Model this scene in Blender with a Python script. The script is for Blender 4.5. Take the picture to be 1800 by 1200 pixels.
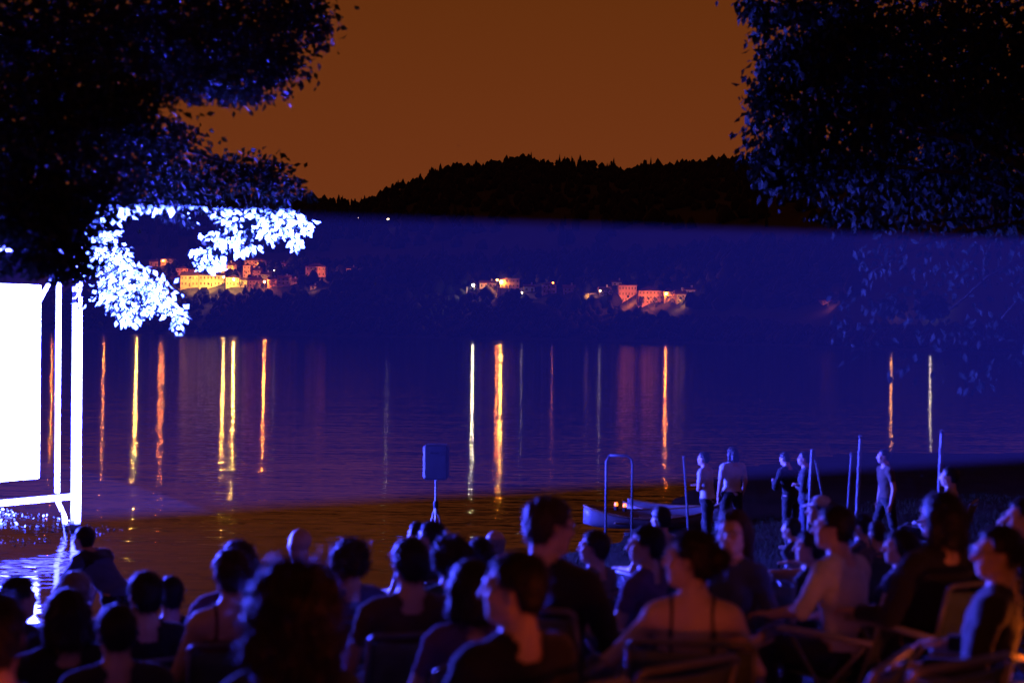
import bpy, math, random
import numpy as np
from mathutils import Vector, Matrix, Euler

for o in list(bpy.data.objects):
    bpy.data.objects.remove(o)
scene = bpy.context.scene
col = scene.collection
rnd = random.Random(7)
nrg = np.random.default_rng(11)
R = math.radians

# ------------------------------------------------------------------ camera
CAM = Vector((0, 0, 4.2))                      # the lake surface is z = 0
cam_d = bpy.data.cameras.new('camera')
cam = bpy.data.objects.new('camera', cam_d)
col.objects.link(cam)
cam.location = CAM
cam_d.sensor_width = 36
cam_d.lens = 50
cam_d.clip_start = 0.05
cam_d.clip_end = 9000
cam_rot = (Matrix.Rotation(R(90 - 0.5), 3, 'X') @ Matrix.Rotation(R(0.6), 3, 'Z'))
cam.rotation_euler = cam_rot.to_euler()
cam_d.dof.use_dof = True
cam_d.dof.focus_distance = 260
cam_d.dof.aperture_fstop = 1.8
scene.camera = cam
FPX = 2500.0


def at(px, py, Y):
    """world point at depth Y (metres in front of the camera) for a spot of the 1800x1200 view"""
    d = cam_rot @ Vector(((px - 900) / FPX, -(py - 600) / FPX, -1))
    return CAM + d * (Y / d.y)


# ------------------------------------------------------------------ world: night sky lit orange by town lights
world = bpy.data.worlds.new('World')
scene.world = world
world.use_nodes = True
wn, wl = world.node_tree.nodes, world.node_tree.links
wn.clear()
w_out = wn.new('ShaderNodeOutputWorld')
w_bg = wn.new('ShaderNodeBackground')
w_geo = wn.new('ShaderNodeTexCoord')
w_sep = wn.new('ShaderNodeSeparateXYZ')
w_ramp = wn.new('ShaderNodeValToRGB')
w_noise = wn.new('ShaderNodeTexNoise')
w_noise.inputs['Scale'].default_value = 1.3
w_noise.inputs['Detail'].default_value = 3
w_mix = wn.new('ShaderNodeMix')
w_mix.data_type = 'RGBA'
w_mix.blend_type = 'MULTIPLY'
w_mix.inputs[0].default_value = 0.12
wl.new(w_geo.outputs['Generated'], w_sep.inputs[0])
wl.new(w_geo.outputs['Generated'], w_noise.inputs['Vector'])
wl.new(w_sep.outputs['Z'], w_ramp.inputs[0])
cr = w_ramp.color_ramp
cr.elements[0].position = 0.0
cr.elements[0].color = (0.178, 0.0395, 0.0100, 1)
cr.elements[1].position = 0.24
cr.elements[1].color = (0.126, 0.0285, 0.0045, 1)
e = cr.elements.new(0.11)
e.color = (0.160, 0.0345, 0.0078, 1)
e = cr.elements.new(0.42)
e.color = (0.062, 0.0130, 0.0028, 1)
e = cr.elements.new(0.95)
e.color = (0.026, 0.0060, 0.0016, 1)
wl.new(w_ramp.outputs[0], w_mix.inputs[6])
wl.new(w_noise.outputs['Fac'], w_mix.inputs[7])
wl.new(w_mix.outputs[2], w_bg.inputs[0])
w_bg.inputs[1].default_value = 1.0
wl.new(w_bg.outputs[0], w_out.inputs[0])
try:
    world.cycles.sampling_method = 'NONE'
except Exception:
    pass

scene.view_settings.view_transform = 'Standard'
scene.view_settings.look = 'None'
scene.view_settings.exposure = 0.0
scene.view_settings.gamma = 1.0
scene.view_settings.use_curve_mapping = False
cy = scene.cycles
cy.use_denoising = True
cy.max_bounces = 5
cy.diffuse_bounces = 2
cy.glossy_bounces = 3
cy.transmission_bounces = 2
cy.volume_bounces = 0
cy.transparent_max_bounces = 6
cy.caustics_reflective = False
cy.caustics_refractive = False
cy.sample_clamp_indirect = 5.0
cy.sample_clamp_direct = 0.0
cy.use_light_tree = True

# ------------------------------------------------------------------ the film projector's lamp (its case is built further down)
PROJ = Vector((10.3, 5.0, 4.36))
BEAM_TL = Vector((-16.5, 22.0, 4.2 + 1.95))
BEAM_BL = Vector((-16.5, 22.0, 4.2 - 3.63))
BEAM_TR = Vector((-6.0, 31.0, 4.2 + 2.47))
BEAM_BR = Vector((-6.0, 31.0, 4.2 - 3.98))
BLUE = (0.052, 0.062, 1.0)
lamp = bpy.data.lights.new('projector_lamp', 'SPOT')
lamp.energy = 1.1e8
lamp.color = BLUE
lamp.spot_size = R(40)
lamp.spot_blend = 0.0
lamp.shadow_soft_size = 0.002
lamp_o = bpy.data.objects.new('projector_lamp', lamp)
col.objects.link(lamp_o)
lamp_o.location = PROJ
beam_mid = (BEAM_TL + BEAM_BL + BEAM_TR + BEAM_BR) / 4
BEAM_DIR = (beam_mid - PROJ).normalized()
lamp_o.rotation_euler = BEAM_DIR.to_track_quat('-Z', 'Y').to_euler()

# ================================================================== helpers
MATS = {}


def material(name, color, rough=0.6, var=0.25, scale=6.0, bump=0.0, bscale=30.0, spec=0.5, metal=0.0,
             emit=None, strength=0.0, color2=None, sheen=0.0):
    if name in MATS:
        return MATS[name]
    m = bpy.data.materials.new(name)
    m.use_nodes = True
    nt = m.node_tree
    n, l = nt.nodes, nt.links
    b = n['Principled BSDF']
    b.inputs['Roughness'].default_value = rough
    b.inputs['Metallic'].default_value = metal
    b.inputs['Specular IOR Level'].default_value = spec
    tc = n.new('ShaderNodeTexCoord')
    ns = n.new('ShaderNodeTexNoise')
    ns.inputs['Scale'].default_value = scale
    ns.inputs['Detail'].default_value = 4
    l.new(tc.outputs['Object'], ns.inputs['Vector'])
    rp = n.new('ShaderNodeValToRGB')
    c2 = color2 or tuple(min(1, c * (1 + var)) for c in color)
    c1 = tuple(c * (1 - var) for c in color)
    rp.color_ramp.elements[0].position = 0.32
    rp.color_ramp.elements[0].color = (*c1, 1)
    rp.color_ramp.elements[1].position = 0.68
    rp.color_ramp.elements[1].color = (*c2, 1)
    l.new(ns.outputs['Fac'], rp.inputs[0])
    l.new(rp.outputs[0], b.inputs['Base Color'])
    if bump:
        n2 = n.new('ShaderNodeTexNoise')
        n2.inputs['Scale'].default_value = bscale
        n2.inputs['Detail'].default_value = 3
        l.new(tc.outputs['Object'], n2.inputs['Vector'])
        bp = n.new('ShaderNodeBump')
        bp.inputs['Strength'].default_value = bump
        bp.inputs['Distance'].default_value = 0.02
        l.new(n2.outputs['Fac'], bp.inputs['Height'])
        l.new(bp.outputs[0], b.inputs['Normal'])
    if emit:
        b.inputs['Emission Color'].default_value = (*emit, 1)
        b.inputs['Emission Strength'].default_value = strength
    if sheen:
        b.inputs['Sheen Weight'].default_value = sheen
    MATS[name] = m
    return m


def link(o, parent=None):
    col.objects.link(o)
    if parent is not None:
        o.parent = parent
    return o


def tag(o, label=None, cat=None, group=None, kind=None):
    if label:
        o['label'] = label
    if cat:
        o['category'] = cat
    if group:
        o['group'] = group
    if kind:
        o['kind'] = kind
    return o


def empty(name, loc, rz=0.0, label=None, cat=None, group=None):
    o = bpy.data.objects.new(name, None)
    o.empty_display_size = 0.2
    o.location = loc
    o.rotation_euler = (0, 0, rz)
    link(o)
    return tag(o, label, cat, group)


def mesh_np(name, V, F, mat=None, smooth=False):
    """fast mesh from arrays; F is (n,3) or (n,4)"""
    me = bpy.data.meshes.new(name)
    V = np.ascontiguousarray(V, dtype=np.float32)
    F = np.ascontiguousarray(F, dtype=np.int32)
    k = F.shape[1]
    me.vertices.add(len(V))
    me.vertices.foreach_set('co', V.ravel())
    me.loops.add(F.size)
    me.loops.foreach_set('vertex_index', F.ravel())
    me.polygons.add(len(F))
    me.polygons.foreach_set('loop_start', np.arange(0, F.size, k, dtype=np.int32))
    try:
        me.polygons.foreach_set('loop_total', np.full(len(F), k, dtype=np.int32))
    except Exception:
        pass
    if smooth:
        me.polygons.foreach_set('use_smooth', np.ones(len(F), dtype=bool))
    me.update(calc_edges=True)
    if mat:
        me.materials.append(mat)
    return me


class MB:
    """collects boxes, tubes and sheets; build() links them as one mesh object"""

    def __init__(self):
        self.v, self.f = [], []

    def add(self, vs, fs):
        b = len(self.v)
        self.v += [tuple(x) for x in vs]
        self.f += [tuple(i + b for i in q) for q in fs]
        return self

    def box(self, c, s, M=None, bev=0.0):
        hx, hy, hz = s[0] / 2, s[1] / 2, s[2] / 2
        bv = min(bev, hx * .9, hy * .9, hz * .9)
        c = Vector(c)
        if bv <= 0:
            P = [Vector((sx * hx, sy * hy, sz * hz)) for sz in (-1, 1) for sy in (-1, 1) for sx in (-1, 1)]
            F = [(0, 2, 3, 1), (4, 5, 7, 6), (0, 1, 5, 4), (2, 6, 7, 3), (0, 4, 6, 2), (1, 3, 7, 5)]
        else:
            P, F = [], []
            idx = {}
            for sx in (-1, 1):
                for sy in (-1, 1):
                    for sz in (-1, 1):
                        for ax in range(3):
                            p = [sx * (hx - bv), sy * (hy - bv), sz * (hz - bv)]
                            p[ax] = (sx * hx, sy * hy, sz * hz)[ax]
                            idx[(sx, sy, sz, ax)] = len(P)
                            P.append(Vector(p))
            for ax in range(3):
                o1, o2 = (ax + 1) % 3, (ax + 2) % 3
                for s_ in (-1, 1):
                    q = []
                    for a, b in ((-1, -1), (1, -1), (1, 1), (-1, 1)):
                        k = [0, 0, 0]
                        k[ax], k[o1], k[o2] = s_, a, b
                        q.append(idx[(*k, ax)])
                    F.append(tuple(q if s_ > 0 else q[::-1]))
            for ax in range(3):
                o1, o2 = (ax + 1) % 3, (ax + 2) % 3
                for a in (-1, 1):
                    for b in (-1, 1):
                        q = []
                        for t, pl in ((-1, o1), (-1, o2), (1, o2), (1, o1)):
                            k = [0, 0, 0]
                            k[ax], k[o1], k[o2] = t, a, b
                            q.append(idx[(*k, pl)])
                        F.append(tuple(q if a * b < 0 else q[::-1]))
            for sx in (-1, 1):
                for sy in (-1, 1):
                    for sz in (-1, 1):
                        q = [idx[(sx, sy, sz, 0)], idx[(sx, sy, sz, 1)], idx[(sx, sy, sz, 2)]]
                        F.append(tuple(q if sx * sy * sz > 0 else q[::-1]))
        if M is not None:
            P = [M @ p for p in P]
        return self.add([p + c for p in P], F)

    def tube(self, pts, r, n=8, caps=True):
        pts = [Vector(p) for p in pts]
        rs = list(r) if isinstance(r, (list, tuple)) else [r] * len(pts)
        vs, fs = [], []
        ref = None
        for i, p in enumerate(pts):
            a = pts[max(0, i - 1)]
            b = pts[min(len(pts) - 1, i + 1)]
            d = (b - a).normalized()
            if ref is None:
                ref = Vector((0, 0, 1)) if abs(d.z) < .9 else Vector((1, 0, 0))
            u = d.cross(ref).normalized()
            w = u.cross(d).normalized()
            ref = w
            for k in range(n):
                t = 2 * math.pi * k / n
                vs.append(p + (u * math.cos(t) + w * math.sin(t)) * rs[i])
        for i in range(len(pts) - 1):
            for k in range(n):
                k2 = (k + 1) % n
                fs.append((i * n + k, i * n + k2, (i + 1) * n + k2, (i + 1) * n + k))
        if caps:
            fs.append(tuple(range(n))[::-1])
            fs.append(tuple((len(pts) - 1) * n + k for k in range(n)))
        return self.add(vs, fs)

    def lathe(self, prof, c=(0, 0, 0), n=12):
        c = Vector(c)
        vs, fs = [], []
        for (r, z) in prof:
            for k in range(n):
                t = 2 * math.pi * k / n
                vs.append(c + Vector((r * math.cos(t), r * math.sin(t), z)))
        for i in range(len(prof) - 1):
            for k in range(n):
                k2 = (k + 1) % n
                fs.append((i * n + k, i * n + k2, (i + 1) * n + k2, (i + 1) * n + k))
        fs.append(tuple(range(n))[::-1])
        fs.append(tuple((len(prof) - 1) * n + k for k in range(n)))
        return self.add(vs, fs)

    def mesh(self, name, mat, smooth=False):
        me = bpy.data.meshes.new(name)
        me.from_pydata(self.v, [], self.f)
        me.update()
        if mat:
            me.materials.append(mat)
        if smooth:
            for p in me.polygons:
                p.use_smooth = True
        return me

    def build(self, name, mat, parent=None, smooth=False):
        o = bpy.data.objects.new(name, self.mesh(name, mat, smooth))
        return link(o, parent)


def hash_noise(x, y, s=1.0):
    return (np.sin(x * 1.7 * s + 1.3 * np.sin(y * 1.1 * s)) + np.sin(y * 2.3 * s + 1.7 * np.sin(x * 0.9 * s + 2))
            + .5 * np.sin(x * 5.1 * s + y * 3.7 * s) + .5 * np.sin(y * 6.3 * s - x * 4.1 * s + 1)) / 3.0


# ================================================================== the setting
SHX = np.array([-60, -8, -4, -2.4, -1.1, 1, 4, 9, 16, 60.])
SHY = np.array([18, 19.6, 20.2, 22.0, 25.2, 26.6, 30.5, 36, 39, 45.])
PD = np.array([-40, -10, -6, 0, 4, 10, 15, 20, 25, 40, 80.])
PZ = np.array([-4, -1.0, -.7, 0, .40, .95, 1.45, 1.98, 2.50, 3.2, 4.0])


def dark_shelf(x, y):
    """flat ground added over the water, to darken it below the beam, right"""
    d2 = np.interp(x, [1.2, 2.6, 4.5, 7, 12, 60], [20, 31, 37, 44, 50, 55]) - y
    return np.where(d2 > 0, np.minimum(.16, .05 * d2), -9.0)


def dip(x, d):
    """the bank falls away a little towards the screen"""
    t = np.clip((-x - .9) / 1.0, 0, 1)
    return -.05 * t * t * (3 - 2 * t) * np.clip((d - 3) / 9, 0, 1)


def ground_z(x, y):
    d = np.interp(x, SHX, SHY) - y
    return float(np.maximum(np.interp(d, PD, PZ) + dip(np.float64(x), d), dark_shelf(np.float64(x), y))) + float(hash_noise(np.float64(x), np.float64(y), .8)) * .02


# near bank
gx = np.concatenate([np.linspace(-60, -14, 24), np.linspace(-13.5, 16, 150), np.linspace(17, 60, 22)])
gy = np.concatenate([np.linspace(-40, 0, 22), np.linspace(.4, 34, 130), np.linspace(34.6, 62, 30)])
GX, GY = np.meshgrid(gx, gy, indexing='ij')
D_ = np.interp(GX, SHX, SHY) - GY
GZ = np.maximum(np.interp(D_, PD, PZ) + dip(GX, D_), dark_shelf(GX, GY)) + hash_noise(GX, GY, .8) * .02 + hash_noise(GX, GY, 5.0) * .012
ni, nj = GX.shape
ii = np.arange(ni * nj).reshape(ni, nj)
quads = np.stack([ii[:-1, :-1], ii[1:, :-1], ii[1:, 1:], ii[:-1, 1:]], -1).reshape(-1, 4)


def bank_material():
    m = bpy.data.materials.new('bank_turf')
    m.use_nodes = True
    n, l = m.node_tree.nodes, m.node_tree.links
    b = n['Principled BSDF']
    b.inputs['Roughness'].default_value = .9
    b.inputs['Specular IOR Level'].default_value = .06
    geo = n.new('ShaderNodeNewGeometry')
    a = n.new('ShaderNodeTexNoise')
    a.inputs['Scale'].default_value = .9
    a.inputs['Detail'].default_value = 6
    f = n.new('ShaderNodeTexNoise')
    f.inputs['Scale'].default_value = 22
    f.inputs['Detail'].default_value = 4
    for t in (a, f):
        l.new(geo.outputs['Position'], t.inputs['Vector'])
    r = n.new('ShaderNodeValToRGB')
    r.color_ramp.elements[0].position = .35
    r.color_ramp.elements[0].color = (.006, .0075, .005, 1)
    r.color_ramp.elements[1].position = .62
    r.color_ramp.elements[1].color = (.022, .019, .015, 1)
    mx = n.new('ShaderNodeMath')
    mx.operation = 'MULTIPLY_ADD'
    mx.inputs[1].default_value = .45
    l.new(f.outputs['Fac'], mx.inputs[0])
    ad = n.new('ShaderNodeMath')
    ad.operation = 'MULTIPLY'
    ad.inputs[1].default_value = .58
    l.new(a.outputs['Fac'], ad.inputs[0])
    l.new(ad.outputs[0], mx.inputs[2])
    l.new(mx.outputs[0], r.inputs[0])
    sx_ = n.new('ShaderNodeSeparateXYZ')
    l.new(geo.outputs['Position'], sx_.inputs[0])
    edge = n.new('ShaderNodeMath')
    edge.operation = 'MULTIPLY_ADD'
    edge.inputs[1].default_value = 2.2
    l.new(a.outputs['Fac'], edge.inputs[0])
    l.new(sx_.outputs['X'], edge.inputs[2])
    mr = n.new('ShaderNodeMapRange')
    mr.inputs['From Min'].default_value = -9.0
    mr.inputs['From Max'].default_value = -11.0
    l.new(edge.outputs[0], mr.inputs['Value'])
    sand = n.new('ShaderNodeMix')
    sand.data_type = 'RGBA'
    l.new(mr.outputs[0], sand.inputs[0])
    l.new(r.outputs[0], sand.inputs[6])
    sr = n.new('ShaderNodeValToRGB')
    sr.color_ramp.elements[0].position = .38
    sr.color_ramp.elements[0].color = (.07, .065, .055, 1)
    sr.color_ramp.elements[1].position = .58
    sr.color_ramp.elements[1].color = (.34, .31, .27, 1)
    l.new(f.outputs['Fac'], sr.inputs[0])
    l.new(sr.outputs[0], sand.inputs[7])
    l.new(sand.outputs[2], b.inputs['Base Color'])
    bp = n.new('ShaderNodeBump')
    bp.inputs['Strength'].default_value = .8
    bp.inputs['Distance'].default_value = .04
    l.new(f.outputs['Fac'], bp.inputs['Height'])
    l.new(bp.outputs[0], b.inputs['Normal'])
    return m


bank = bpy.data.objects.new('ground', mesh_np('ground', np.stack([GX, GY, GZ], -1).reshape(-1, 3), quads, bank_material(), True))
link(bank)
tag(bank, 'trampled grassy bank sloping down to the lake', kind='structure')


# lake
def water_material():
    m = bpy.data.materials.new('lake_water')
    m.use_nodes = True
    n, l = m.node_tree.nodes, m.node_tree.links
    b = n['Principled BSDF']
    b.inputs['Base Color'].default_value = (.0003, .0006, .0005, 1)
    b.inputs['Roughness'].default_value = .045
    b.inputs['IOR'].default_value = 1.333
    geo = n.new('ShaderNodeNewGeometry')
    prev = None
    # (scale along x, along y, height in metres)
    for sx, sy, amp, det in ((.20, 1.35, .018, 2.0), (1.3, 4.2, .0110, 2.0), (.03, .22, .035, 1.0)):
        mp = n.new('ShaderNodeMapping')
        mp.inputs['Scale'].default_value = (sx, sy, 1)
        mp.inputs['Rotation'].default_value = (0, 0, R(7))
        l.new(geo.outputs['Position'], mp.inputs['Vector'])
        t = n.new('ShaderNodeTexNoise')
        t.inputs['Scale'].default_value = 1
        t.inputs['Detail'].default_value = det
        t.inputs['Distortion'].default_value = .4
        l.new(mp.outputs[0], t.inputs['Vector'])
        mu = n.new('ShaderNodeMath')
        mu.operation = 'MULTIPLY_ADD'
        mu.inputs[1].default_value = amp
        mu.inputs[2].default_value = 0
        l.new(t.outputs['Fac'], mu.inputs[0])
        if prev is not None:
            l.new(prev.outputs[0], mu.inputs[2])
        prev = mu
    bp = n.new('ShaderNodeBump')
    bp.inputs['Strength'].default_value = 1.0
    bp.inputs['Distance'].default_value = 1.0
    l.new(prev.outputs[0], bp.inputs['Height'])
    l.new(bp.outputs[0], b.inputs['Normal'])
    return m


wv = [(-2200, -45, 0), (2200, -45, 0), (2200, 2300, 0), (-2200, 2300, 0)]
lake = bpy.data.objects.new('lake', mesh_np('lake', np.array(wv), np.array([[0, 1, 2, 3]]), water_material()))
link(lake)
tag(lake, 'calm dark lake with streaks of reflected lamp light', kind='structure')

# far shore and hills
SP = np.array([-1500, -600, 90, 550, 900, 1090, 1400, 1700, 1900, 2600, 3400.])
SD = np.array([950, 900, 807, 656, 570, 525, 420, 309, 280, 200, 150.])
RP = np.array([-1500, -300, 0, 250, 400, 540, 600, 632, 660, 690, 750, 790, 830, 880, 920, 955, 1000, 1060, 1110, 1170, 1220, 1290, 1400, 1600, 1800, 2200, 3400.])
RT = np.array([150, 210, 232, 222, 224, 224, 217, 213, 226, 242, 264, 276, 283, 292, 297, 292, 288, 283, 280, 289, 293, 300, 306, 296, 270, 220, 160.])
ZR = 1700.0


def far_z(px, Z):
    zs = np.interp(px, SP, SD)
    d = Z - zs
    low = np.where(d < 0, d * .02, np.where(d < 90, d * .30, 27 + (d - 90) * .16))
    zr = 4.2 + (np.interp(px, RP, RT) - 2) / FPX * ZR
    b = np.clip((Z - (zs + 170)) / (ZR - zs - 170), 0, 1)
    base = 27 + 80 * .16
    up = base + (zr - base) * b ** .95
    back = np.clip((Z - ZR) / 500, 0, 1)
    return np.where(d < 170, low, up) * (1 - .8 * back ** 2) + hash_noise(px * .05, Z * .02) * 2.0 * (np.clip(d, 0, 60) / 60)


fp = np.linspace(-1500, 3300, 190)
FZ = []
tt = np.concatenate([[-.02, 0, .01, .02, .03], np.linspace(.05, 1, 34), np.linspace(1.03, 1.4, 10)])
P_, T_ = np.meshgrid(fp, tt, indexing='ij')
ZS = np.interp(P_, SP, SD)
ZZ = ZS + (ZR - ZS) * T_
HH = far_z(P_, ZZ)
XX = (P_ - 900) / FPX * ZZ
ni, nj = P_.shape
ii = np.arange(ni * nj).reshape(ni, nj)
quads = np.stack([ii[:-1, :-1], ii[1:, :-1], ii[1:, 1:], ii[:-1, 1:]], -1).reshape(-1, 4)
hillm = material('hill_ground', (.006, .007, .004), .95, .4, .02)
hills = bpy.data.objects.new('hills', mesh_np('hills', np.stack([XX, ZZ, HH], -1).reshape(-1, 3), quads, hillm, True))
link(hills)
tag(hills, 'dark wooded hills rising behind the far shore', kind='structure')

# the wood that covers the hills (one mass)
ring = 7


def blob(top):
    vs = [(0, 0, top)]
    for (r, z) in ((.55, .72 * top), (1.0, .38 * top), (.8, .1 * top)):
        for k in range(ring):
            t = 2 * math.pi * k / ring
            vs.append((r * math.cos(t), r * math.sin(t), z))
    fs = [(0, 1 + k, 1 + (k + 1) % ring, 1 + (k + 1) % ring) for k in range(ring)]
    for j in range(2):
        for k in range(ring):
            k2 = (k + 1) % ring
            fs.append((1 + j * ring + k, 1 + (j + 1) * ring + k, 1 + (j + 1) * ring + k2, 1 + j * ring + k2))
    return np.array(vs), fs


bv, bf = blob(1.0)
tri = []
for q in bf:
    tri.append((q[0], q[1], q[2]))
    if q[3] != q[2]:
        tri.append((q[0], q[2], q[3]))
tri = np.array(tri)


def wood(name, n, zlo, zhi, hlo, hhi, label, power=1.0, plim=(-700, 2500), conifer=.0, clear=False):
    px = nrg.uniform(plim[0], plim[1], n)
    u = nrg.uniform(0, 1, n) ** power
    zs = np.interp(px, SP, SD)
    Z = zlo(zs) + (zhi(zs) - zlo(zs)) * u
    if clear:
        ok = np.ones(n, bool)
        for (a_, b_, hz_) in HOUSES:
            ok &= ~((px > a_ - 6) & (px < b_ + 6) & (Z < hz_ + 11) & (Z > hz_ - 12))
        px, Z = px[ok], Z[ok]
        n = len(px)
    h = nrg.uniform(hlo, hhi, n) * (1 + .35 * hash_noise(px * .03, Z * .03))
    con = nrg.uniform(0, 1, n) < conifer * (hash_noise(px * .02, Z * 0) > .1)
    w = np.where(con, h * .22, h * nrg.uniform(.4, .6, n))
    h = np.where(con, h * 1.4, h)
    z = far_z(px, Z) - .12 * h
    V = bv[None] * np.stack([w, w, h], -1)[:, None, :] * nrg.uniform(.75, 1.25, (n, len(bv), 1))
    V = V + np.stack([(px - 900) / FPX * Z, Z, z], -1)[:, None, :]
    F = (tri[None] + (np.arange(n) * len(bv))[:, None, None]).reshape(-1, 3)
    m = material('far_foliage', (.006, .008, .005), .95, .45, .06)
    o = bpy.data.objects.new(name, mesh_np(name, V.reshape(-1, 3), F, m))
    link(o)
    return tag(o, label, 'wood', kind='stuff')


wood('hillside_wood', 5200, lambda s: s + 170, lambda s: s * 0 + ZR + 20, 6, 11, 'dark wood covering the far hillside up to the ridge', .55, conifer=.5)
wood('lakeside_wood', 2300, lambda s: s + 2, lambda s: s + np.maximum(12, 68 - (705 - s) * .19), 2.8, 4.6, 'dark belt of trees along the far lake shore', 1.0)


# ================================================================== village across the lake
def on_far(px, py):
    """where the sight line through this spot meets the far slope"""
    zs = float(np.interp(px, SP, SD))
    for d in np.arange(4, 420, 2.0):
        p = at(px, py, zs + d)
        if p.z <= float(far_z(px, zs + d)):
            return p
    return at(px, py, zs + 420)


PLASTER = [material('ochre_plaster', (.50, .38, .22), .9, .18, .4),
           material('cream_plaster', (.62, .54, .42), .9, .15, .4),
           material('pink_plaster', (.50, .33, .26), .9, .18, .4),
           material('stone_wall', (.36, .31, .25), .9, .30, .6)]
ROOFM = material('clay_roof_tiles', (.16, .07, .045), .9, .3, .8)
PANE = material('dark_window_pane', (.09, .07, .055), .4, .2, 1)
LITPANE = material('lit_window_pane', (.3, .2, .1), .4, .1, 1, emit=(1, .62, .25), strength=2.2)
SHUTTER = material('window_shutter', (.09, .06, .045), .8, .2, 2)
WIN_ME = MB().box((0, 0, 0), (1.0, .16, 1.0), bev=.02).mesh('window', PANE)
DOOR_ME = MB().box((0, 0, 0), (1.0, .18, 1.0), bev=.02).mesh('door', SHUTTER)
WINL_ME = MB().box((0, 0, 0), (1.0, .16, 1.0), bev=.02).mesh('window', LITPANE)


HOUSES = []


def house(x0, x1, ytop, ybase, mat, label, roof='gable', storeys=2, cols=4, group=None, lit=(), yaw=0.0, depth=8.0, name='house', door=True, roofh=2.0):
    c = on_far((x0 + x1) / 2, ybase)
    HOUSES.append((x0, x1, c.y))
    k = c.y / FPX
    w = (x1 - x0) * k
    h = (ybase - ytop) * k
    rh = min(roofh, h * .3) if roof != 'flat' else 0
    wh = h - rh
    o = empty(name, c, yaw, label, 'house' if name == 'house' else name.replace('_', ' '), group)
    mb = MB()
    dp = depth
    mb.box((0, dp / 2, wh / 2 - 2.0), (w, dp, wh + 4.0))
    if roof == 'gable' and rh:
        mb.add([(-w / 2, 0, wh), (-w / 2, dp, wh), (-w / 2, dp / 2, wh + rh), (w / 2, 0, wh), (w / 2, dp, wh), (w / 2, dp / 2, wh + rh)],
               [(0, 2, 1), (3, 4, 5)])
    mb.build('wall', PLASTER[mat], o)
    ov = .45
    if roof == 'gable':
        r = MB()
        hw = w / 2 + ov
        sl = rh / (dp / 2)
        for s in (0, 1):
            y0 = -ov if s == 0 else dp + ov
            z0 = wh - ov * sl + .05
            zt = wh + rh + .05
            r.add([(-hw, y0, z0), (hw, y0, z0), (hw, dp / 2, zt), (-hw, dp / 2, zt),
                   (-hw, y0, z0 + .22), (hw, y0, z0 + .22), (hw, dp / 2, zt + .22), (-hw, dp / 2, zt + .22)],
                  [(0, 1, 2, 3), (7, 6, 5, 4), (0, 4, 5, 1), (1, 5, 6, 2), (3, 7, 4, 0)])
        ro = r.build('roof', ROOFM, o)
        MB().box((w * .22, dp * .4, wh + rh + .35), (.7, .7, 1.5), bev=.05).build('chimney', PLASTER[3], ro)
    elif roof == 'flat':
        ro = MB().box((0, dp / 2, wh + .16), (w + .7, dp + .7, .3), bev=.05).build('roof', ROOFM, o)
    elif roof == 'hip':
        r = MB()
        hw, y0, y1 = w / 2 + ov, -ov, dp + ov
        rx = max(.3, w / 2 - dp / 2)
        r.add([(-hw, y0, wh), (hw, y0, wh), (hw, y1, wh), (-hw, y1, wh), (-rx, dp / 2, wh + rh), (rx, dp / 2, wh + rh)],
              [(0, 1, 5, 4), (1, 2, 5), (2, 3, 4, 5), (3, 0, 4), (3, 2, 1, 0)])
        r.build('roof', ROOFM, o)
    sh = wh / storeys
    for s in range(storeys):
        for i in range(cols):
            x = (i + .5) / cols * w - w / 2
            isdoor = door and s == 0 and i == cols // 2
            me = DOOR_ME if isdoor else (WINL_ME if (s, i) in lit else WIN_ME)
            wo = bpy.data.objects.new('door' if isdoor else 'window', me)
            link(wo, o)
            ww = min(.9, w / cols * .38)
            hh = min(sh * .42, 1.4)
            if isdoor:
                hh = min(sh * .75, 2.2)
                wo.location = (x, -.05, hh / 2 + .05)
            else:
                wo.location = (x, -.05, s * sh + sh * .56)
            wo.scale = (ww, 1, hh)
    return o


far_group = 'dim houses of the far village'
# western village
house(350, 394, 480, 504, 1, 'long bright ochre-lit building at the brightest spot of the village', 'gable', 2, 7, roofh=1.2)
house(317, 349, 478, 504, 0, 'brightly lit house at the left end of the long bright building', 'gable', 2, 5)
house(397, 420, 482, 502, 1, 'bright house at the right end of the long bright building', 'hip', 2, 4)
house(309, 331, 467, 483, 2, 'orange house standing above the bright left end of the village', 'hip', 2, 3)
house(333, 351, 474, 487, 0, 'small ochre house squeezed between two rows of lit houses', 'gable', 1, 3)
house(388, 411, 461, 479, 1, 'yellow-lit house half hidden by the shining leaf tips', 'gable', 2, 3)
house(430, 468, 453, 469, 2, 'broad red-orange house on the upper edge of the village', 'hip', 2, 6)
house(427, 440, 467, 488, 2, 'narrow tower-like house below the broad red-orange house', 'flat', 3, 2)
house(405, 420, 456, 471, 3, 'dim stone house beside the broad red-orange house', 'gable', 2, 2)
house(487, 502, 460, 470, 2, 'small gabled house alone on the dark slope', 'gable', 1, 2)
house(537, 572, 462, 487, 2, 'orange house with a dark tree in front of its wall', 'hip', 2, 5)
house(608, 625, 469, 479, 0, 'tiny house far out on the dark hillside', 'gable', 1, 2)
house(487, 509, 484, 500, 3, 'dim stone house beside the lowest orange street lamp', 'gable', 2, 3, far_group)
house(437, 456, 487, 505, 0, 'ochre house at the right foot of the bright row', 'gable', 2, 3)
house(262, 278, 456, 469, 2, 'dim pink house behind the leaves at the village edge', 'gable', 1, 2)
house(282, 308, 451, 465, 3, 'stone house with a lamp before it at the upper left of the village', 'hip', 2, 3)
house(545, 556, 501, 509, 0, 'small boat shed glowing near the water', 'gable', 1, 1, name='boat_shed')
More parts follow.
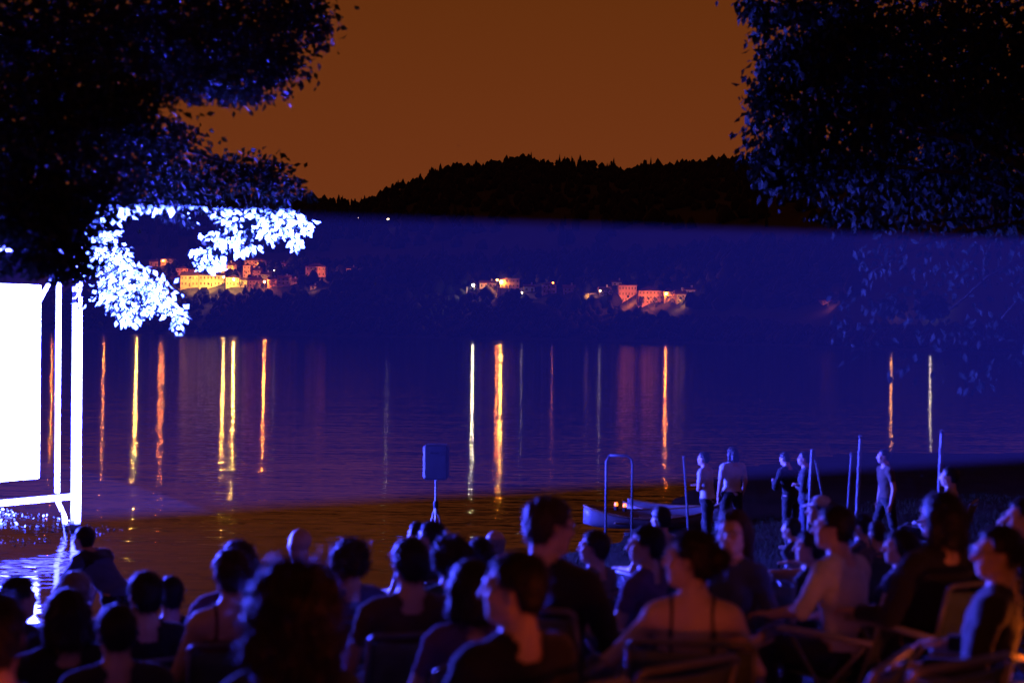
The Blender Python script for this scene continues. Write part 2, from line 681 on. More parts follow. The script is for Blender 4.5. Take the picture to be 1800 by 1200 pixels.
for (a_, b_, c_, d_, m_, lab) in (
        (352, 371, 466, 480, 2, 'orange house just above the long bright building'), (373, 388, 469, 482, 3, 'stone house wedged above the bright row beside a lamp'),
        (441, 459, 471, 487, 2, 'red house under the broad house on the upper edge'), (458, 474, 478, 493, 3, 'dim stone house above the lone orange lamp'),
        (470, 486, 487, 501, 2, 'dim pink house right of the lone orange lamp'), (421, 434, 488, 503, 0, 'narrow ochre house between bright row and ochre house'),
        (506, 522, 489, 502, 3, 'stone house at the dark right end of the village'), (300, 316, 484, 499, 0, 'ochre cottage left of the bright row end')):
    house(a_, b_, c_, d_, m_, lab, 'gable', 2, 2)
# middle hamlet
house(879, 913, 490, 507, 2, 'red-orange house with a glaring lamp at its corner', 'flat', 2, 5)
house(843, 872, 493, 508, 0, 'low lit house left of the glaring lamp', 'gable', 1, 4)
house(953, 978, 494, 517, 3, 'dim house behind a lamp-lit tree crown', 'hip', 2, 3)
house(991, 1011, 501, 519, 3, 'dim square house beside the long low wall', 'gable', 2, 3)
house(921, 940, 500, 514, 3, 'dim stone house right of the lit garden wall', 'gable', 1, 2)
house(1054, 1073, 504, 520, 2, 'reddish house beside the white lamp of the long wall', 'gable', 2, 2)
house(1167, 1187, 505, 531, 3, 'dim stone house between the wide red house and the narrow lit one', 'hip', 2, 2)
# eastern hamlet
house(1076, 1095, 493, 503, 1, 'small house with a pale roof above the tall windowed house', 'gable', 1, 2)
house(1087, 1119, 502, 532, 2, 'tall red house with three rows of windows', 'flat', 3, 6)
house(1074, 1087, 515, 526, 0, 'yellow-lit annex at the foot of the tall red house', 'flat', 1, 2)
house(1122, 1166, 502, 535, 2, 'wide red house with trees before its bright ground floor', 'hip', 3, 7)
house(1189, 1205, 510, 534, 0, 'narrow house with a strongly lit front by the shore', 'gable', 2, 2)
house(1206, 1222, 506, 518, 3, 'dim stone house right of the strongly lit narrow house', 'gable', 1, 2)
house(1446, 1466, 527, 534, 0, 'small lit boathouse standing apart on the right shore', 'gable', 1, 3, name='boathouse')


def far_wall(x0, x1, ytop, ybase, label, mat=0):
    c = on_far((x0 + x1) / 2, ybase)
    k = c.y / FPX
    o = empty('garden_wall', c, 0, label, 'wall')
    w, h = (x1 - x0) * k, (ybase - ytop) * k
    MB().box((0, 0, h / 2 - 1.5), (w, .5, h + 3), bev=.03).build('wall', PLASTER[mat], o)
    MB().box((0, 0, h + .09), (w + .1, .7, .16), bev=.03).build('coping', PLASTER[3], o)
    for i in range(int(w / 3)):
        MB().box((-w / 2 + 1.5 + i * 3, -.3, h / 2 - 1.5), (.5, .16, h + 2.8), bev=.03).build('pier', PLASTER[3], o)


far_wall(1018, 1052, 516, 522, 'long low orange-lit wall between the two hamlets')
far_wall(874, 918, 507, 514, 'lit garden wall below the house with the glaring lamp', 1)
far_wall(820, 838, 505, 510, 'short lit wall under the cold white lamp', 1)
far_wall(350, 372, 502, 507, 'pale retaining wall under the bright row of houses', 1)

wood('village_greenery', 1500, lambda s: s + 40, lambda s: s + 185, 3.5, 6.5, 'dark trees and bushes growing between the far houses', 1.0, (150, 1500), clear=True)
SOD = (1.0, .20, .014)
WARM = (1.0, .33, .025)
GOLD = (1.0, .42, .045)
WHITE = (1.0, .80, .40)
POLEM = material('lamp_post_metal', (.05, .05, .05), .6, .2, 3)


def bulb_mat(c, s):
    return material('bulb_%d_%d' % (int(c[1] * 100), int(s)), (.5, .4, .3), .5, .05, 3, emit=c, strength=s)


def street_lamp(px, py, c, s, label, group=None, r=.40, base=None, up=5.0, fwd=5.0, shield=False):
    p = at(px, py, (on_far(px, base) if base else on_far(px, py + 12)).y - fwd)
    z0 = float(far_z(px, p.y))
    h = max(p.z - z0, 2.0)
    o = empty('street_lamp', (p.x, p.y, z0), 0, label, 'street lamp', group)
    MB().tube([(0, .35, -.5), (0, .35, h - .2), (0, .2, h + .45), (0, 0, h + .5)], [.09, .07, .06, .05], 6).build('post', POLEM, o)
    MB().lathe([(.05, .62), (r * .9, .5), (r * 1.05, .32)], (0, 0, h), 10).build('lamp_shade', POLEM, o)
    b = MB().lathe([(r * .5, -r * .9), (r * .9, -r * .45), (r, 0), (r * .9, r * .45), (r * .5, r * .75)], (0, 0, h), 10)
    b.build('bulb', bulb_mat(c, s), o, True)
    if shield:                                    # added blocker, keeps the lamp's glare off the lake
        vs, fs = [], []
        for i in range(9):
            t = math.pi * (1.06 + .88 * i / 8)
            for z in (-1.5, 1.2):
                vs.append((r * 1.35 * math.cos(t), r * 1.35 * math.sin(t), h + z * r))
        for i in range(8):
            fs.append((2 * i, 2 * i + 2, 2 * i + 3, 2 * i + 1))
        MB().add(vs, fs).build('glare_shield', POLEM, o, True)


lg = 'orange street lamps of the western village'
street_lamp(393, 487, GOLD, 2000, 'brilliant lamp before the long bright building', base=504, fwd=7)
street_lamp(411, 491, GOLD, 3200, 'brilliant lamp at the right end of the long bright building', base=503, fwd=7)
street_lamp(335, 488, GOLD, 4620, 'lamp before the brightly lit house at the row end', base=505, fwd=8, shield=True)
street_lamp(367, 499, GOLD, 3300, 'low lamp at the foot of the bright row', base=506, fwd=6, shield=True)
street_lamp(465, 495, SOD, 1500, 'orange lamp standing alone right of the bright row', base=503)
street_lamp(287, 458, SOD, 420, 'orange lamp before the upper left stone house', base=466)
street_lamp(449, 462, SOD, 2970, 'lamp before the broad red-orange house on the upper village edge', lg, .35, base=471, fwd=9, shield=True)
street_lamp(433, 479, SOD, 2640, 'lamp before the narrow tower-like house', lg, .35, base=489, fwd=8, shield=True)
street_lamp(320, 474, SOD, 2310, 'lamp before the orange house above the bright left end', lg, .35, base=485, fwd=8, shield=True)
street_lamp(400, 470, WARM, 2970, 'lamp before the yellow-lit house half hidden by leaf tips', lg, .35, base=480, fwd=7, shield=True)
street_lamp(482, 475, WHITE, 8, 'small pale lamp on the dark slope', None, .35)
street_lamp(496, 466, SOD, 154, 'faint lamp before the small gabled house', None, .3, base=471, fwd=7, shield=True)
street_lamp(553, 474, SOD, 2310, 'lamp before the orange house with the dark tree', None, .35, base=488, fwd=9, shield=True)
street_lamp(615, 475, SOD, 242, 'lamp before the tiny hillside house', None, .3, base=480, fwd=7, shield=True)
street_lamp(550, 505, WARM, 352, 'lamp at the small boat shed', None, .3, base=510, fwd=4, shield=True)
street_lamp(92, 455, SOD, 800, 'orange lamp seen between screen frame and leaves', fwd=40)
street_lamp(183, 470, SOD, 650, 'orange lamp behind the hanging leaves left of the strong one', fwd=40)
street_lamp(240, 478, GOLD, 2400, 'strong warm lamp behind the shining leaves', None, .5)
street_lamp(282, 492, SOD, 420, 'orange lamp low behind the shining leaves')
street_lamp(628, 383, WHITE, 10, 'pale hillside lamp under the low saddle of the ridge', 'pair of pale lamps on the hillside', .75, up=3)
street_lamp(682, 385, WHITE, 10, 'pale hillside lamp under the rising flank of the main hill', 'pair of pale lamps on the hillside', .75, up=3)
street_lamp(832, 501, WHITE, 520, 'cold white lamp at the left end of the middle hamlet', None, .42)
street_lamp(881, 495, WARM, 1300, 'glaring lamp at the corner of the red-orange house', None, .5, base=507, fwd=4)
street_lamp(874, 492, SOD, 300, 'small orange lamp beside the glaring one', None, .35, base=507)
street_lamp(858, 500, SOD, 1650, 'lamp before the low lit house', None, .3, base=509, fwd=7, shield=True)
street_lamp(917, 516, WHITE, 22, 'yellowish lamp below the red-orange house', None, .4, base=518)
street_lamp(972, 497, SOD, 25, 'orange lamp inside the lit tree crown', None, .35, base=517, fwd=5)
street_lamp(1036, 518, WARM, 1650, 'lamp at the long low wall', None, .25, base=523, fwd=4, shield=True)
street_lamp(1055, 511, WHITE, 8, 'white lamp at the right end of the long low wall', None, .4)
street_lamp(1085, 505, WARM, 561, 'lamp under the small pale-roofed house', None, .3, base=516, fwd=4, shield=True)
street_lamp(1104, 521, SOD, 2376, 'lamp before the tall red house', None, .3, base=533, fwd=7, shield=True)
street_lamp(1140, 525, SOD, 1320, 'lamp before the wide red house', None, .3, base=536, fwd=6, shield=True)
street_lamp(1171, 516, SOD, 600, 'orange lamp right of the wide red house', None, .35)
street_lamp(1196, 524, WARM, 1089, 'lamp before the strongly lit narrow house', None, .3, base=535, fwd=6, shield=True)
street_lamp(1456, 530, SOD, 275, 'lamp at the small boathouse', None, .25, base=535, fwd=5, shield=True)
street_lamp(1568, 540, WARM, 85, 'warm lamp on the near shore hidden behind the hanging leaves', None, .3)
street_lamp(1637, 540, WHITE, 55, 'white lamp on the near shore hidden behind the hanging leaves', None, .3)

# ================================================================== leaves and trees
LEAF_T = np.array([[0, 0, 0], [-.30, .45, .10], [0, .5, 0], [.30, .45, .10], [0, 1.0, -.06]])
LEAF_F = np.array([[0, 2, 1], [0, 3, 2], [1, 2, 4], [2, 3, 4]])


def leaf_basis(n, out, droop=.5, jitter=.8):
    d = out + nrg.normal(0, jitter, (n, 3)) + np.array([0, 0, -droop])
    d /= np.linalg.norm(d, axis=1)[:, None]
    u = nrg.normal(0, 1, (n, 3))
    u -= d * np.sum(u * d, 1)[:, None]
    u /= np.linalg.norm(u, axis=1)[:, None]
    return u, d, np.cross(u, d)


def leaves(pos, out, size, droop=.5):
    n = len(pos)
    u, d, w = leaf_basis(n, out, droop)
    s = (size * nrg.uniform(.65, 1.3, n))[:, None, None]
    B = np.stack([u, d, w], 1)
    V = np.einsum('vk,nkj->nvj', LEAF_T, B) * s + pos[:, None, :]
    F = (LEAF_F[None] + (np.arange(n) * 5)[:, None, None]).reshape(-1, 3)
    return V.reshape(-1, 3), F


def clump_points(c, r, n, sub):
    """leaf positions in sprays round sub-centres of an ellipsoid"""
    k = max(2, n // sub)
    g = nrg.normal(0, 1, (k, 3))
    g /= np.linalg.norm(g, axis=1)[:, None]
    g *= (nrg.uniform(.1, 1, k) ** .5)[:, None]
    sc = np.array(c) + g * np.array(r)
    i = nrg.integers(0, k, n)
    spread = np.minimum(np.array(r) * .33, .32)
    p = sc[i] + nrg.normal(0, 1, (n, 3)) * spread * np.array([1, 1, .8])
    out = g[i] + .001
    return p, out


def leaf_material(name, c, c2):
    m = bpy.data.materials.new(name)
    m.use_nodes = True
    n, l = m.node_tree.nodes, m.node_tree.links
    b = n['Principled BSDF']
    b.inputs['Roughness'].default_value = .7
    b.inputs['Specular IOR Level'].default_value = .08
    geo = n.new('ShaderNodeNewGeometry')
    ns = n.new('ShaderNodeTexNoise')
    ns.inputs['Scale'].default_value = 3.0
    l.new(geo.outputs['Position'], ns.inputs['Vector'])
    rp = n.new('ShaderNodeValToRGB')
    rp.color_ramp.elements[0].position = .35
    rp.color_ramp.elements[0].color = (*c, 1)
    rp.color_ramp.elements[1].position = .65
    rp.color_ramp.elements[1].color = (*c2, 1)
    l.new(ns.outputs['Fac'], rp.inputs[0])
    l.new(rp.outputs[0], b.inputs['Base Color'])
    tr = n.new('ShaderNodeBsdfTranslucent')
    l.new(rp.outputs[0], tr.inputs['Color'])
    mx = n.new('ShaderNodeMixShader')
    mx.inputs[0].default_value = .12
    l.new(b.outputs[0], mx.inputs[1])
    l.new(tr.outputs[0], mx.inputs[2])
    l.new(mx.outputs[0], n['Material Output'].inputs[0])
    return m


BARK = material('tree_bark', (.035, .028, .02), .9, .35, 9, bump=.8, bscale=20)
LEAFM = leaf_material('broad_leaves', (.014, .022, .012), (.030, .042, .026))
LEAFM2 = leaf_material('lance_leaves', (.008, .012, .007), (.018, .025, .014))


def bez(a, b, c, n=9):
    a, b, c = Vector(a), Vector(b), Vector(c)
    return [a * (1 - t) ** 2 + b * 2 * t * (1 - t) + c * t * t for t in [i / (n - 1) for i in range(n)]]


def limb(parent, root, pts, r0, r1, name='branch'):
    n = len(pts)
    pts = [Vector(p) - root for p in pts]
    for i in range(1, n - 1):
        pts[i] = pts[i] + Vector((rnd.uniform(-1, 1), rnd.uniform(-1, 1), rnd.uniform(-1, 1))) * r0 * .5
    return MB().tube(pts, [r0 + (r1 - r0) * i / (n - 1) for i in range(n)], 7).build(name, BARK, parent, True)


# ---- left tree: roots on the bank out of view, limbs reach over the screen and into the projector beam
lt_base = Vector((-9.6, 15.2, ground_z(-9.6, 15.2)))
lt = empty('broadleaf_tree', lt_base, 0, 'spreading broadleaf tree with its leaf tips glaring white in the projector light', 'tree')
MB().tube([(0, 0, -.4), (.05, .1, 1.2), (-.05, .15, 2.8), (.2, .3, 4.4), (.3, .3, 6.2), (.2, .5, 8.5)],
          [.62, .44, .38, .33, .24, .10], 12).build('trunk', BARK, lt, True)
fork = lt_base + Vector((.25, .3, 4.9))
# clumps: (px, py, depth, radius px x, radius px y, leaves)
LT = [
    # dark upper mass
    (60, 60, 13.0, 170, 110, 2300), (200, 60, 13.5, 160, 100, 2200), (330, 40, 14.5, 130, 90, 1800), (420, 90, 15.5, 105, 62, 1300),
    (470, 30, 16, 85, 60, 900), (540, 25, 16.5, 38, 34, 260), (560, 55, 16.5, 22, 22, 90), (490, 118, 16, 38, 34, 300), (330, 135, 14.5, 90, 36, 700),
    (420, 155, 15.5, 50, 26, 280), (150, 180, 12.6, 140, 80, 1700), (40, 200, 12.4, 120, 90, 1500), (215, 200, 13, 58, 60, 600),
    # lower dark limb
    (90, 290, 12.2, 140, 75, 1500), (200, 290, 14.5, 95, 68, 1000), (290, 275, 18, 56, 48, 430), (320, 235, 19, 30, 22, 90), (350, 310, 20, 90, 42, 750),
    (440, 305, 20.5, 72, 32, 460), (495, 328, 20.5, 36, 26, 200), (20, 345, 12.0, 90, 60, 800), (110, 390, 12.0, 60, 55, 620), (100, 452, 12.0, 42, 32, 300), (20, 395, 12.0, 60, 36, 330),
    (135, 345, 12.2, 70, 40, 480), (112, 470, 12.0, 40, 20, 260), (60, 430, 12.0, 50, 26, 240), (20, 465, 12.0, 34, 14, 60), (280, 335, 19.5, 80, 24, 320),
    # out of view
    (-120, 80, 13, 170, 160, 1600), (-180, 260, 12.6, 150, 110, 1100), (120, -120, 13.5, 230, 120, 1700), (380, -90, 15, 190, 100, 1400), (-330, 60, 14, 180, 200, 1300),
]
# sprays hanging in the beam (shine white)
LIT = [
    (185, 378, 28.3, 34, 24, 110), (215, 362, 28.0, 16, 10, 26), (250, 362, 26.5, 12, 7, 14), (178, 410, 28.4, 26, 20, 60), (195, 448, 28.4, 32, 30, 110), (215, 490, 28.2, 42, 34, 190), (250, 510, 28.0, 36, 32, 140),
    (205, 530, 28.3, 34, 22, 90), (235, 545, 28.1, 34, 22, 90), (285, 528, 27.6, 28, 18, 70), (308, 556, 27.4, 16, 22, 44), (310, 372, 24.5, 28, 10, 44), (328, 384, 24.3, 12, 10, 22), (372, 366, 22.6, 22, 7, 26),
    (440, 382, 22.0, 48, 20, 170), (500, 388, 21.6, 38, 20, 120), (530, 396, 21.4, 18, 10, 26), (518, 420, 21.5, 9, 16, 20), (405, 412, 22.4, 34, 20, 90), (372, 440, 22.8, 26, 24, 66), (420, 432, 22.3, 26, 8, 24), (360, 458, 22.9, 14, 12, 26), (476, 412, 21.8, 18, 10, 26),
    (150, 462, 29.0, 9, 9, 10),
]
PV, PF, nb = [], [], 0
for (px, py, Y, rx, ry, n) in LT:
    c = at(px, py, Y)
    k = Y / FPX
    rr = (rx * k, max(.5, (rx + ry) * .5 * k), ry * k)
    n = int(n * 1.35)
    if Y < 13.2:
        rr = (rr[0], min(rr[1], .75), rr[2])
    p, out = clump_points(c, rr, n, 9)
    size = np.full(n, .078 + .003 * max(0, Y - 12))
    V, F = leaves(p - np.array(lt_base), out, size)
    PV.append(V)
    PF.append(F + nb)
    nb += len(V)
for (px, py, Y, rx, ry, n) in LIT:
    c = at(px, py, Y)
    k = Y / FPX
    p, out = clump_points(c, (rx * k, max(.25, min(rx, 30) * k), ry * k), int(n * 1.5), 7)
    V, F = leaves(p - np.array(lt_base), out, np.full(len(p), .135), .9)
    PV.append(V)
    PF.append(F + nb)
    nb += len(V)
crown = bpy.data.objects.new('crown', mesh_np('crown', np.concatenate(PV), np.concatenate(PF), LEAFM))
link(crown, lt)
crown['kind'] = 'stuff'
# single leaves one can pick out at the tips of the shining sprays
leaf_me = [mesh_np('leaf', LEAF_T * s, LEAF_F, LEAFM) for s in (.11, .13, .15)]


def single_leaves(parent, root, c, r, n):
    for q in range(n):
        g = Vector((rnd.gauss(0, 1), rnd.gauss(0, 1), rnd.gauss(0, 1))).normalized()
        lo = bpy.data.objects.new('leaf', leaf_me[q % 3])
        lo.location = Vector(c) - root + Vector((g.x * r[0], g.y * r[1], g.z * r[2])) * rnd.uniform(.85, 1.1)
        lo.rotation_euler = (rnd.uniform(-2.4, -.6), rnd.uniform(-.7, .7), rnd.uniform(0, 6.28))
        link(lo, parent)


for (px, py, Y, rx, ry, n) in LIT:
    k = Y / FPX
    single_leaves(lt, lt_base, at(px, py, Y), (rx * k, min(rx, 30) * k, ry * k), 4 + n // 25)
# limbs of the left tree
for (px, py, Y, r0, via) in ((60, 60, 13, .16, 1.0), (330, 60, 14.6, .15, 1.2), (480, 60, 16, .12, 1.4), (150, 190, 12.8, .12, .6), (90, 300, 12.3, .10, .3), (-180, 200, 12.8, .12, .5),
                             (300, 280, 18, .13, 1.4), (440, 300, 20.4, .11, 1.6), (110, 400, 12.1, .05, .5), (120, -120, 13.5, .14, 1.5), (190, 340, 27.6, .12, 2.6)):
    p = at(px, py, Y)
    mid = (fork + p) / 2 + Vector((0, 0, via))
    limb(lt, lt_base, bez(fork, mid, p), r0, .018)
pts_ = [at(q[0], q[1], q[2]) for q in LIT]
for i, p in enumerate(pts_):
    up_ = [q for q in pts_[:i] if (q - p).length < .75]
    src = min(up_, key=lambda q: (q - p).length) if up_ else p + Vector((-.12, .1, .35))
    limb(lt, lt_base, bez(src, (src + p) / 2 + Vector((0, 0, .06)), p, 6), .010, .004, 'twig')

# ---- right tree: behind the beam, dark, leaves hang low
rt_base = Vector((9.6, 21.5, ground_z(9.6, 21.5)))
rt = empty('broadleaf_tree', rt_base, 0, 'dark tree with hanging lance-shaped leaves behind the beam', 'tree')
MB().tube([(0, 0, -.4), (-.05, .05, 1.0), (.05, .1, 2.4), (-.1, .2, 4.0), (-.2, .2, 6.5), (-.2, .3, 9.0)],
          [.55, .38, .33, .28, .2, .08], 12).build('trunk', BARK, rt, True)
RT_ = [
    (1568, 540, 20, 14, 12, 170), (1637, 538, 20, 14, 12, 300), (1330, 15, 19.5, 30, 20, 90), (1335, 40, 19.5, 16, 22, 60), (1400, 15, 20, 50, 24, 220), (1470, 40, 20, 80, 60, 900), (1420, 100, 19.8, 66, 58, 700), (1370, 130, 19.5, 52, 56, 420), (1345, 190, 19.5, 36, 40, 240), (1560, 90, 20.5, 120, 95, 1900),
    (1700, 90, 21, 150, 120, 2600), (1500, 180, 20, 110, 70, 1250), (1400, 220, 19.6, 70, 55, 560), (1360, 262, 19.5, 60, 26, 260), (1640, 220, 21, 130, 75, 1500), (1740, 240, 21.5, 120, 90, 1700), (1480, 270, 20, 90, 45, 600), (1350, 300, 19.4, 40, 26, 90),
    (1420, 320, 19.6, 60, 34, 170), (1560, 330, 20.5, 90, 50, 434), (1690, 340, 21, 100, 70, 770), (1780, 350, 21.5, 80, 80, 630), (1480, 370, 19.8, 60, 34, 118), (1600, 420, 20.5, 90, 50, 104), (1720, 440, 21, 100, 60, 141), (1530, 470, 20, 70, 50, 49),
    (1640, 510, 20.4, 80, 50, 58), (1760, 530, 21, 80, 60, 86), (1490, 540, 19.8, 36, 40, 18), (1570, 560, 20, 70, 40, 38), (1660, 590, 20.4, 60, 40, 29), (1500, 600, 19.8, 30, 40, 9), (1750, 620, 21, 60, 50, 36), (1610, 640, 20.2, 50, 26, 13), (1690, 670, 20.5, 36, 22, 9),
    (1800, 100, 22, 160, 160, 2300), (1950, 200, 22, 180, 200, 2200), (1900, 430, 22, 120, 120, 205), (1500, -120, 21, 260, 110, 2200), (1750, -150, 22, 260, 130, 2300), (2050, -20, 22, 200, 200, 1600),
]
PV, PF, nb = [], [], 0
for (px, py, Y, rx, ry, n) in RT_:
    c = at(px, py, Y)
    k = Y / FPX
    if py < 330:
        n = int(n * 1.4)
    p, out = clump_points(c, (rx * k, max(.3, (rx + ry) * .6 * k), ry * k), n, 8)
    u_, d_ = None, None
    V, F = leaves(p - np.array(rt_base), out, np.full(n, .125), 1.4)
    PV.append(V)
    PF.append(F + nb)
    nb += len(V)
crown = bpy.data.objects.new('crown', mesh_np('crown', np.concatenate(PV), np.concatenate(PF), LEAFM2))
link(crown, rt)
crown['kind'] = 'stuff'
leaf_me = [mesh_np('leaf', LEAF_T * s, LEAF_F, LEAFM2) for s in (.13, .15, .17)]
for (px, py, Y, rx, ry, n) in RT_[2:9] + RT_[12:14] + RT_[17:19] + RT_[28:35]:
    k = Y / FPX
    single_leaves(rt, rt_base, at(px, py, Y), (rx * k, rx * k * .6, ry * k), 6)
forkr = rt_base + Vector((-.1, .2, 4.2))
for (px, py, Y, r0, via) in ((1440, 80, 19.8, .13, 1.0), (1360, 180, 19.5, .09, .9), (1560, 100, 20.5, .13, .8), (1700, 60, 21, .14, .6), (1500, 200, 20, .1, .8), (1400, 300, 19.6, .07, .9),
                             (1600, 400, 20.5, .08, .6), (1740, 300, 21.5, .1, .4), (1530, 480, 20, .05, 1.0), (1650, 560, 20.4, .05, .8), (1760, 560, 21, .05, .6), (1950, 200, 22, .12, .8), (1500, -120, 21, .14, 1.2)):
    p = at(px, py, Y)
    limb(rt, rt_base, bez(forkr, (forkr + p) / 2 + Vector((0, 0, via)), p), r0, .012)

# ---- small trees among the far houses
FARLEAF = material('village_foliage', (.03, .038, .016), .9, .4, 1.5)
for i, (px, py, h, w, lab) in enumerate((
        (553, 488, 6.5, 3.0, 'pointed dark tree before the orange house'), (1126, 536, 4.0, 2.2, 'round tree before the left of the wide red house'), (1150, 536, 3.6, 2.2, 'low tree before the middle of the wide red house'),
        (1176, 533, 6.5, 4.2, 'dark tree beside the orange lamp by the wide red house'), (963, 517, 6.8, 5.0, 'lamp-lit tree before the dim house'), (862, 509, 3.6, 3.4, 'bushy tree before the low lit house'), (896, 516, 3.0, 4.0, 'low bush before the lit garden wall'),
        (1067, 522, 5.0, 3.4, 'tree at the end of the long low wall'), (480, 503, 4.0, 3.4, 'tree beside the lone orange lamp'), (425, 503, 4.0, 3.4, 'tree between the bright row and the ochre house'), (524, 488, 5.5, 4.0, 'dark tree left of the orange house'), (298, 466, 4.8, 3.4, 'tree before the upper left stone house'), (1197, 537, 3.0, 1.6, 'slim tree before the strongly lit narrow house'))):
    c = on_far(px, py)
    c = Vector((c.x, c.y - 3.0, 0))
    c.z = float(far_z(px, c.y))
    t = empty('village_tree', c, 0, lab, 'tree')
    MB().tube([(0, 0, -.5), (.05, 0, h * .45), (0, .05, h * .8)], [.22, .14, .05], 6).build('trunk', BARK, t)
    p, out = clump_points((0, 0, h * .58), (w / 2, w / 2, h * .42), 420, 10)
    V, F = leaves(p, out, np.full(420, .42), .2)
    link(bpy.data.objects.new('crown', mesh_np('crown', V, F, FARLEAF)), t)['kind'] = 'stuff'


# ================================================================== open-air screen standing in the shallows
SO = Vector((-8.93, 29.2, 0))                  # foot of the right-hand post
SU = Vector((-.65, -.76, 0)).normalized()      # along the screen, away from that post
SN = Vector((.76, -.65, 0)).normalized()       # towards the audience
STEEL = material('galvanised_tube', (.10, .10, .105), .45, .12, 5, metal=.0, spec=.6)
scr = empty('projection_screen', SO, 0, 'glaring white open-air cinema screen in a tube frame at the waterside', 'screen')


def sp(s, z, n=0.0):
    v = SU * s + SN * n
    return Vector((v.x, v.y, z))


M_scr = Matrix((SU, SN, Vector((0, 0, 1)))).transposed()
Z0, Z1 = 4.2 - 3.52, 4.2 + 1.47
W_ = 8.7
for s in (0.0, W_):
    m = MB().box(sp(s, (Z1 - .75) / 2), (.15, .15, Z1 + .75), M_scr, bev=.012)
    o = m.build('post', STEEL, scr)
    MB().box(sp(s, -.72), (.5, .5, .04), M_scr, bev=.01).build('foot_plate', STEEL, o)
for s in (.36, W_ - .36):
    MB().box(sp(s, (Z0 + Z1) / 2, -.12), (.08, .08, Z1 - Z0 - .16), M_scr, bev=.01).build('inner_post', STEEL, scr)
    s2 = .14 if s < 2 else -.14
    MB().tube([sp(s, Z0 - .06, -.12), sp(s - s2, Z0 - .42, -.05), sp(s - s2 * 1.6, -.6, .05)], [.045, .045, .02], 8).build('kicker_leg', STEEL, scr)
for z in (Z0, Z1):
    MB().box(sp(W_ / 2, z, .003), (W_ - .15, .11, .11), M_scr, bev=.01).build('cross_bar', STEEL, scr)
for s, t in ((.40, 1.4), (W_ - .40, W_ - 1.4)):
    MB().tube([sp(s, 4.2 + 1.12, -.13), sp(t, 4.2 - .55, -.13)], .04, 8).build('diagonal_brace', STEEL, scr)
# membrane: its emission stands in for the projector light it reflects
GLOW_CLOTH = material('screen_cloth', (.03, .03, .03), .9, .03, 2, emit=BLUE, strength=310)
sa, sb, za, zb = .89, W_ - .89, 4.2 - 3.07, 4.2 + .76
vs, fs = [], []
NX, NZ = 24, 14
for i in range(NX + 1):
    for j in range(NZ + 1):
        u, v = i / NX, j / NZ
        bow = .02 * math.sin(u * 9) * math.sin(v * math.pi)
        vs.append(sp(sa + (sb - sa) * u, za + (zb - za) * v, .05 + bow))
for i in range(NX):
    for j in range(NZ):
        a = i * (NZ + 1) + j
        fs.append((a, a + 1, a + NZ + 2, a + NZ + 1))
mem = MB().add(vs, fs).build('screen_cloth', GLOW_CLOTH, scr, True)
hem = MB()
for a, b in (((sa, za), (sb, za)), ((sa, zb), (sb, zb)), ((sa, za), (sa, zb)), ((sb, za), (sb, zb))):
    hem.tube([sp(a[0], a[1], .05), sp(b[0], b[1], .05)], .022, 6)
hem.build('hem', STEEL, mem)
ROPE = material('white_rope', (.25, .25, .24), .9, .1, 20)
# guy rope to the bank
gA = SO + sp(.30, Z0 - .3, -.05)
gB = Vector((-7.6, 25.0, ground_z(-7.6, 25.0)))
gr = empty('guy_rope', gB, 0, 'thin guy rope running from the screen foot to the bank', 'rope')
MB().tube([p - gB for p in bez(gA, (gA + gB) / 2 + Vector((0, 0, -.25)), gB, 10)], .014, 6).build('rope', ROPE, gr, True)
MB().tube([(0, 0, -.15), (0, .03, .16)], [.012, .016], 6).build('peg', STEEL, gr)

# water plants round the screen's feet (lit from under the screen)
n = 9000
ws = nrg.uniform(-.6, 11, n)
wd = nrg.uniform(-1.2, 11, n)
px_ = SO.x + SU.x * ws - SN.x * wd
py_ = SO.y + SU.y * ws - SN.y * wd
keep = hash_noise(px_, py_, 1.6) > -.15
pos = np.stack([px_, py_, nrg.uniform(0.004, .02, n)], -1)[keep]
V, F = leaves(pos, nrg.normal(0, .6, (len(pos), 3)), np.full(len(pos), .055), -.2)
V[:, 2] = np.maximum(V[:, 2], .004)
WEED = material('water_plants', (.025, .035, .018), .6, .4, 4)
wo = bpy.data.objects.new('water_plants', mesh_np('water_plants', V, F, WEED))
link(wo)
tag(wo, 'floating water plants in the shallows under the screen', 'water plants', kind='stuff')

# ================================================================== projector on its stand (right of the view)
BLACKP = material('black_plastic', (.007, .007, .008), .6, .2, 20, spec=.25)
pz = ground_z(PROJ.x, PROJ.y)
pr = empty('film_projector', (PROJ.x, PROJ.y, pz + .92), 0, 'black film projector on a folding table throwing the blue beam', 'projector')
T = BEAM_DIR
Up = Vector((0, 0, 1))
Rt = T.cross(Up).normalized()
Uq = Rt.cross(T).normalized()
org = Vector((PROJ.x, PROJ.y, pz + .92))
Mp = Matrix((Rt, T, Uq)).transposed()
DPL = .40                                       # lens gate in front of the lamp


def gate(c):
    d = c - PROJ
    q = PROJ + d * (DPL / d.dot(T))
    return q


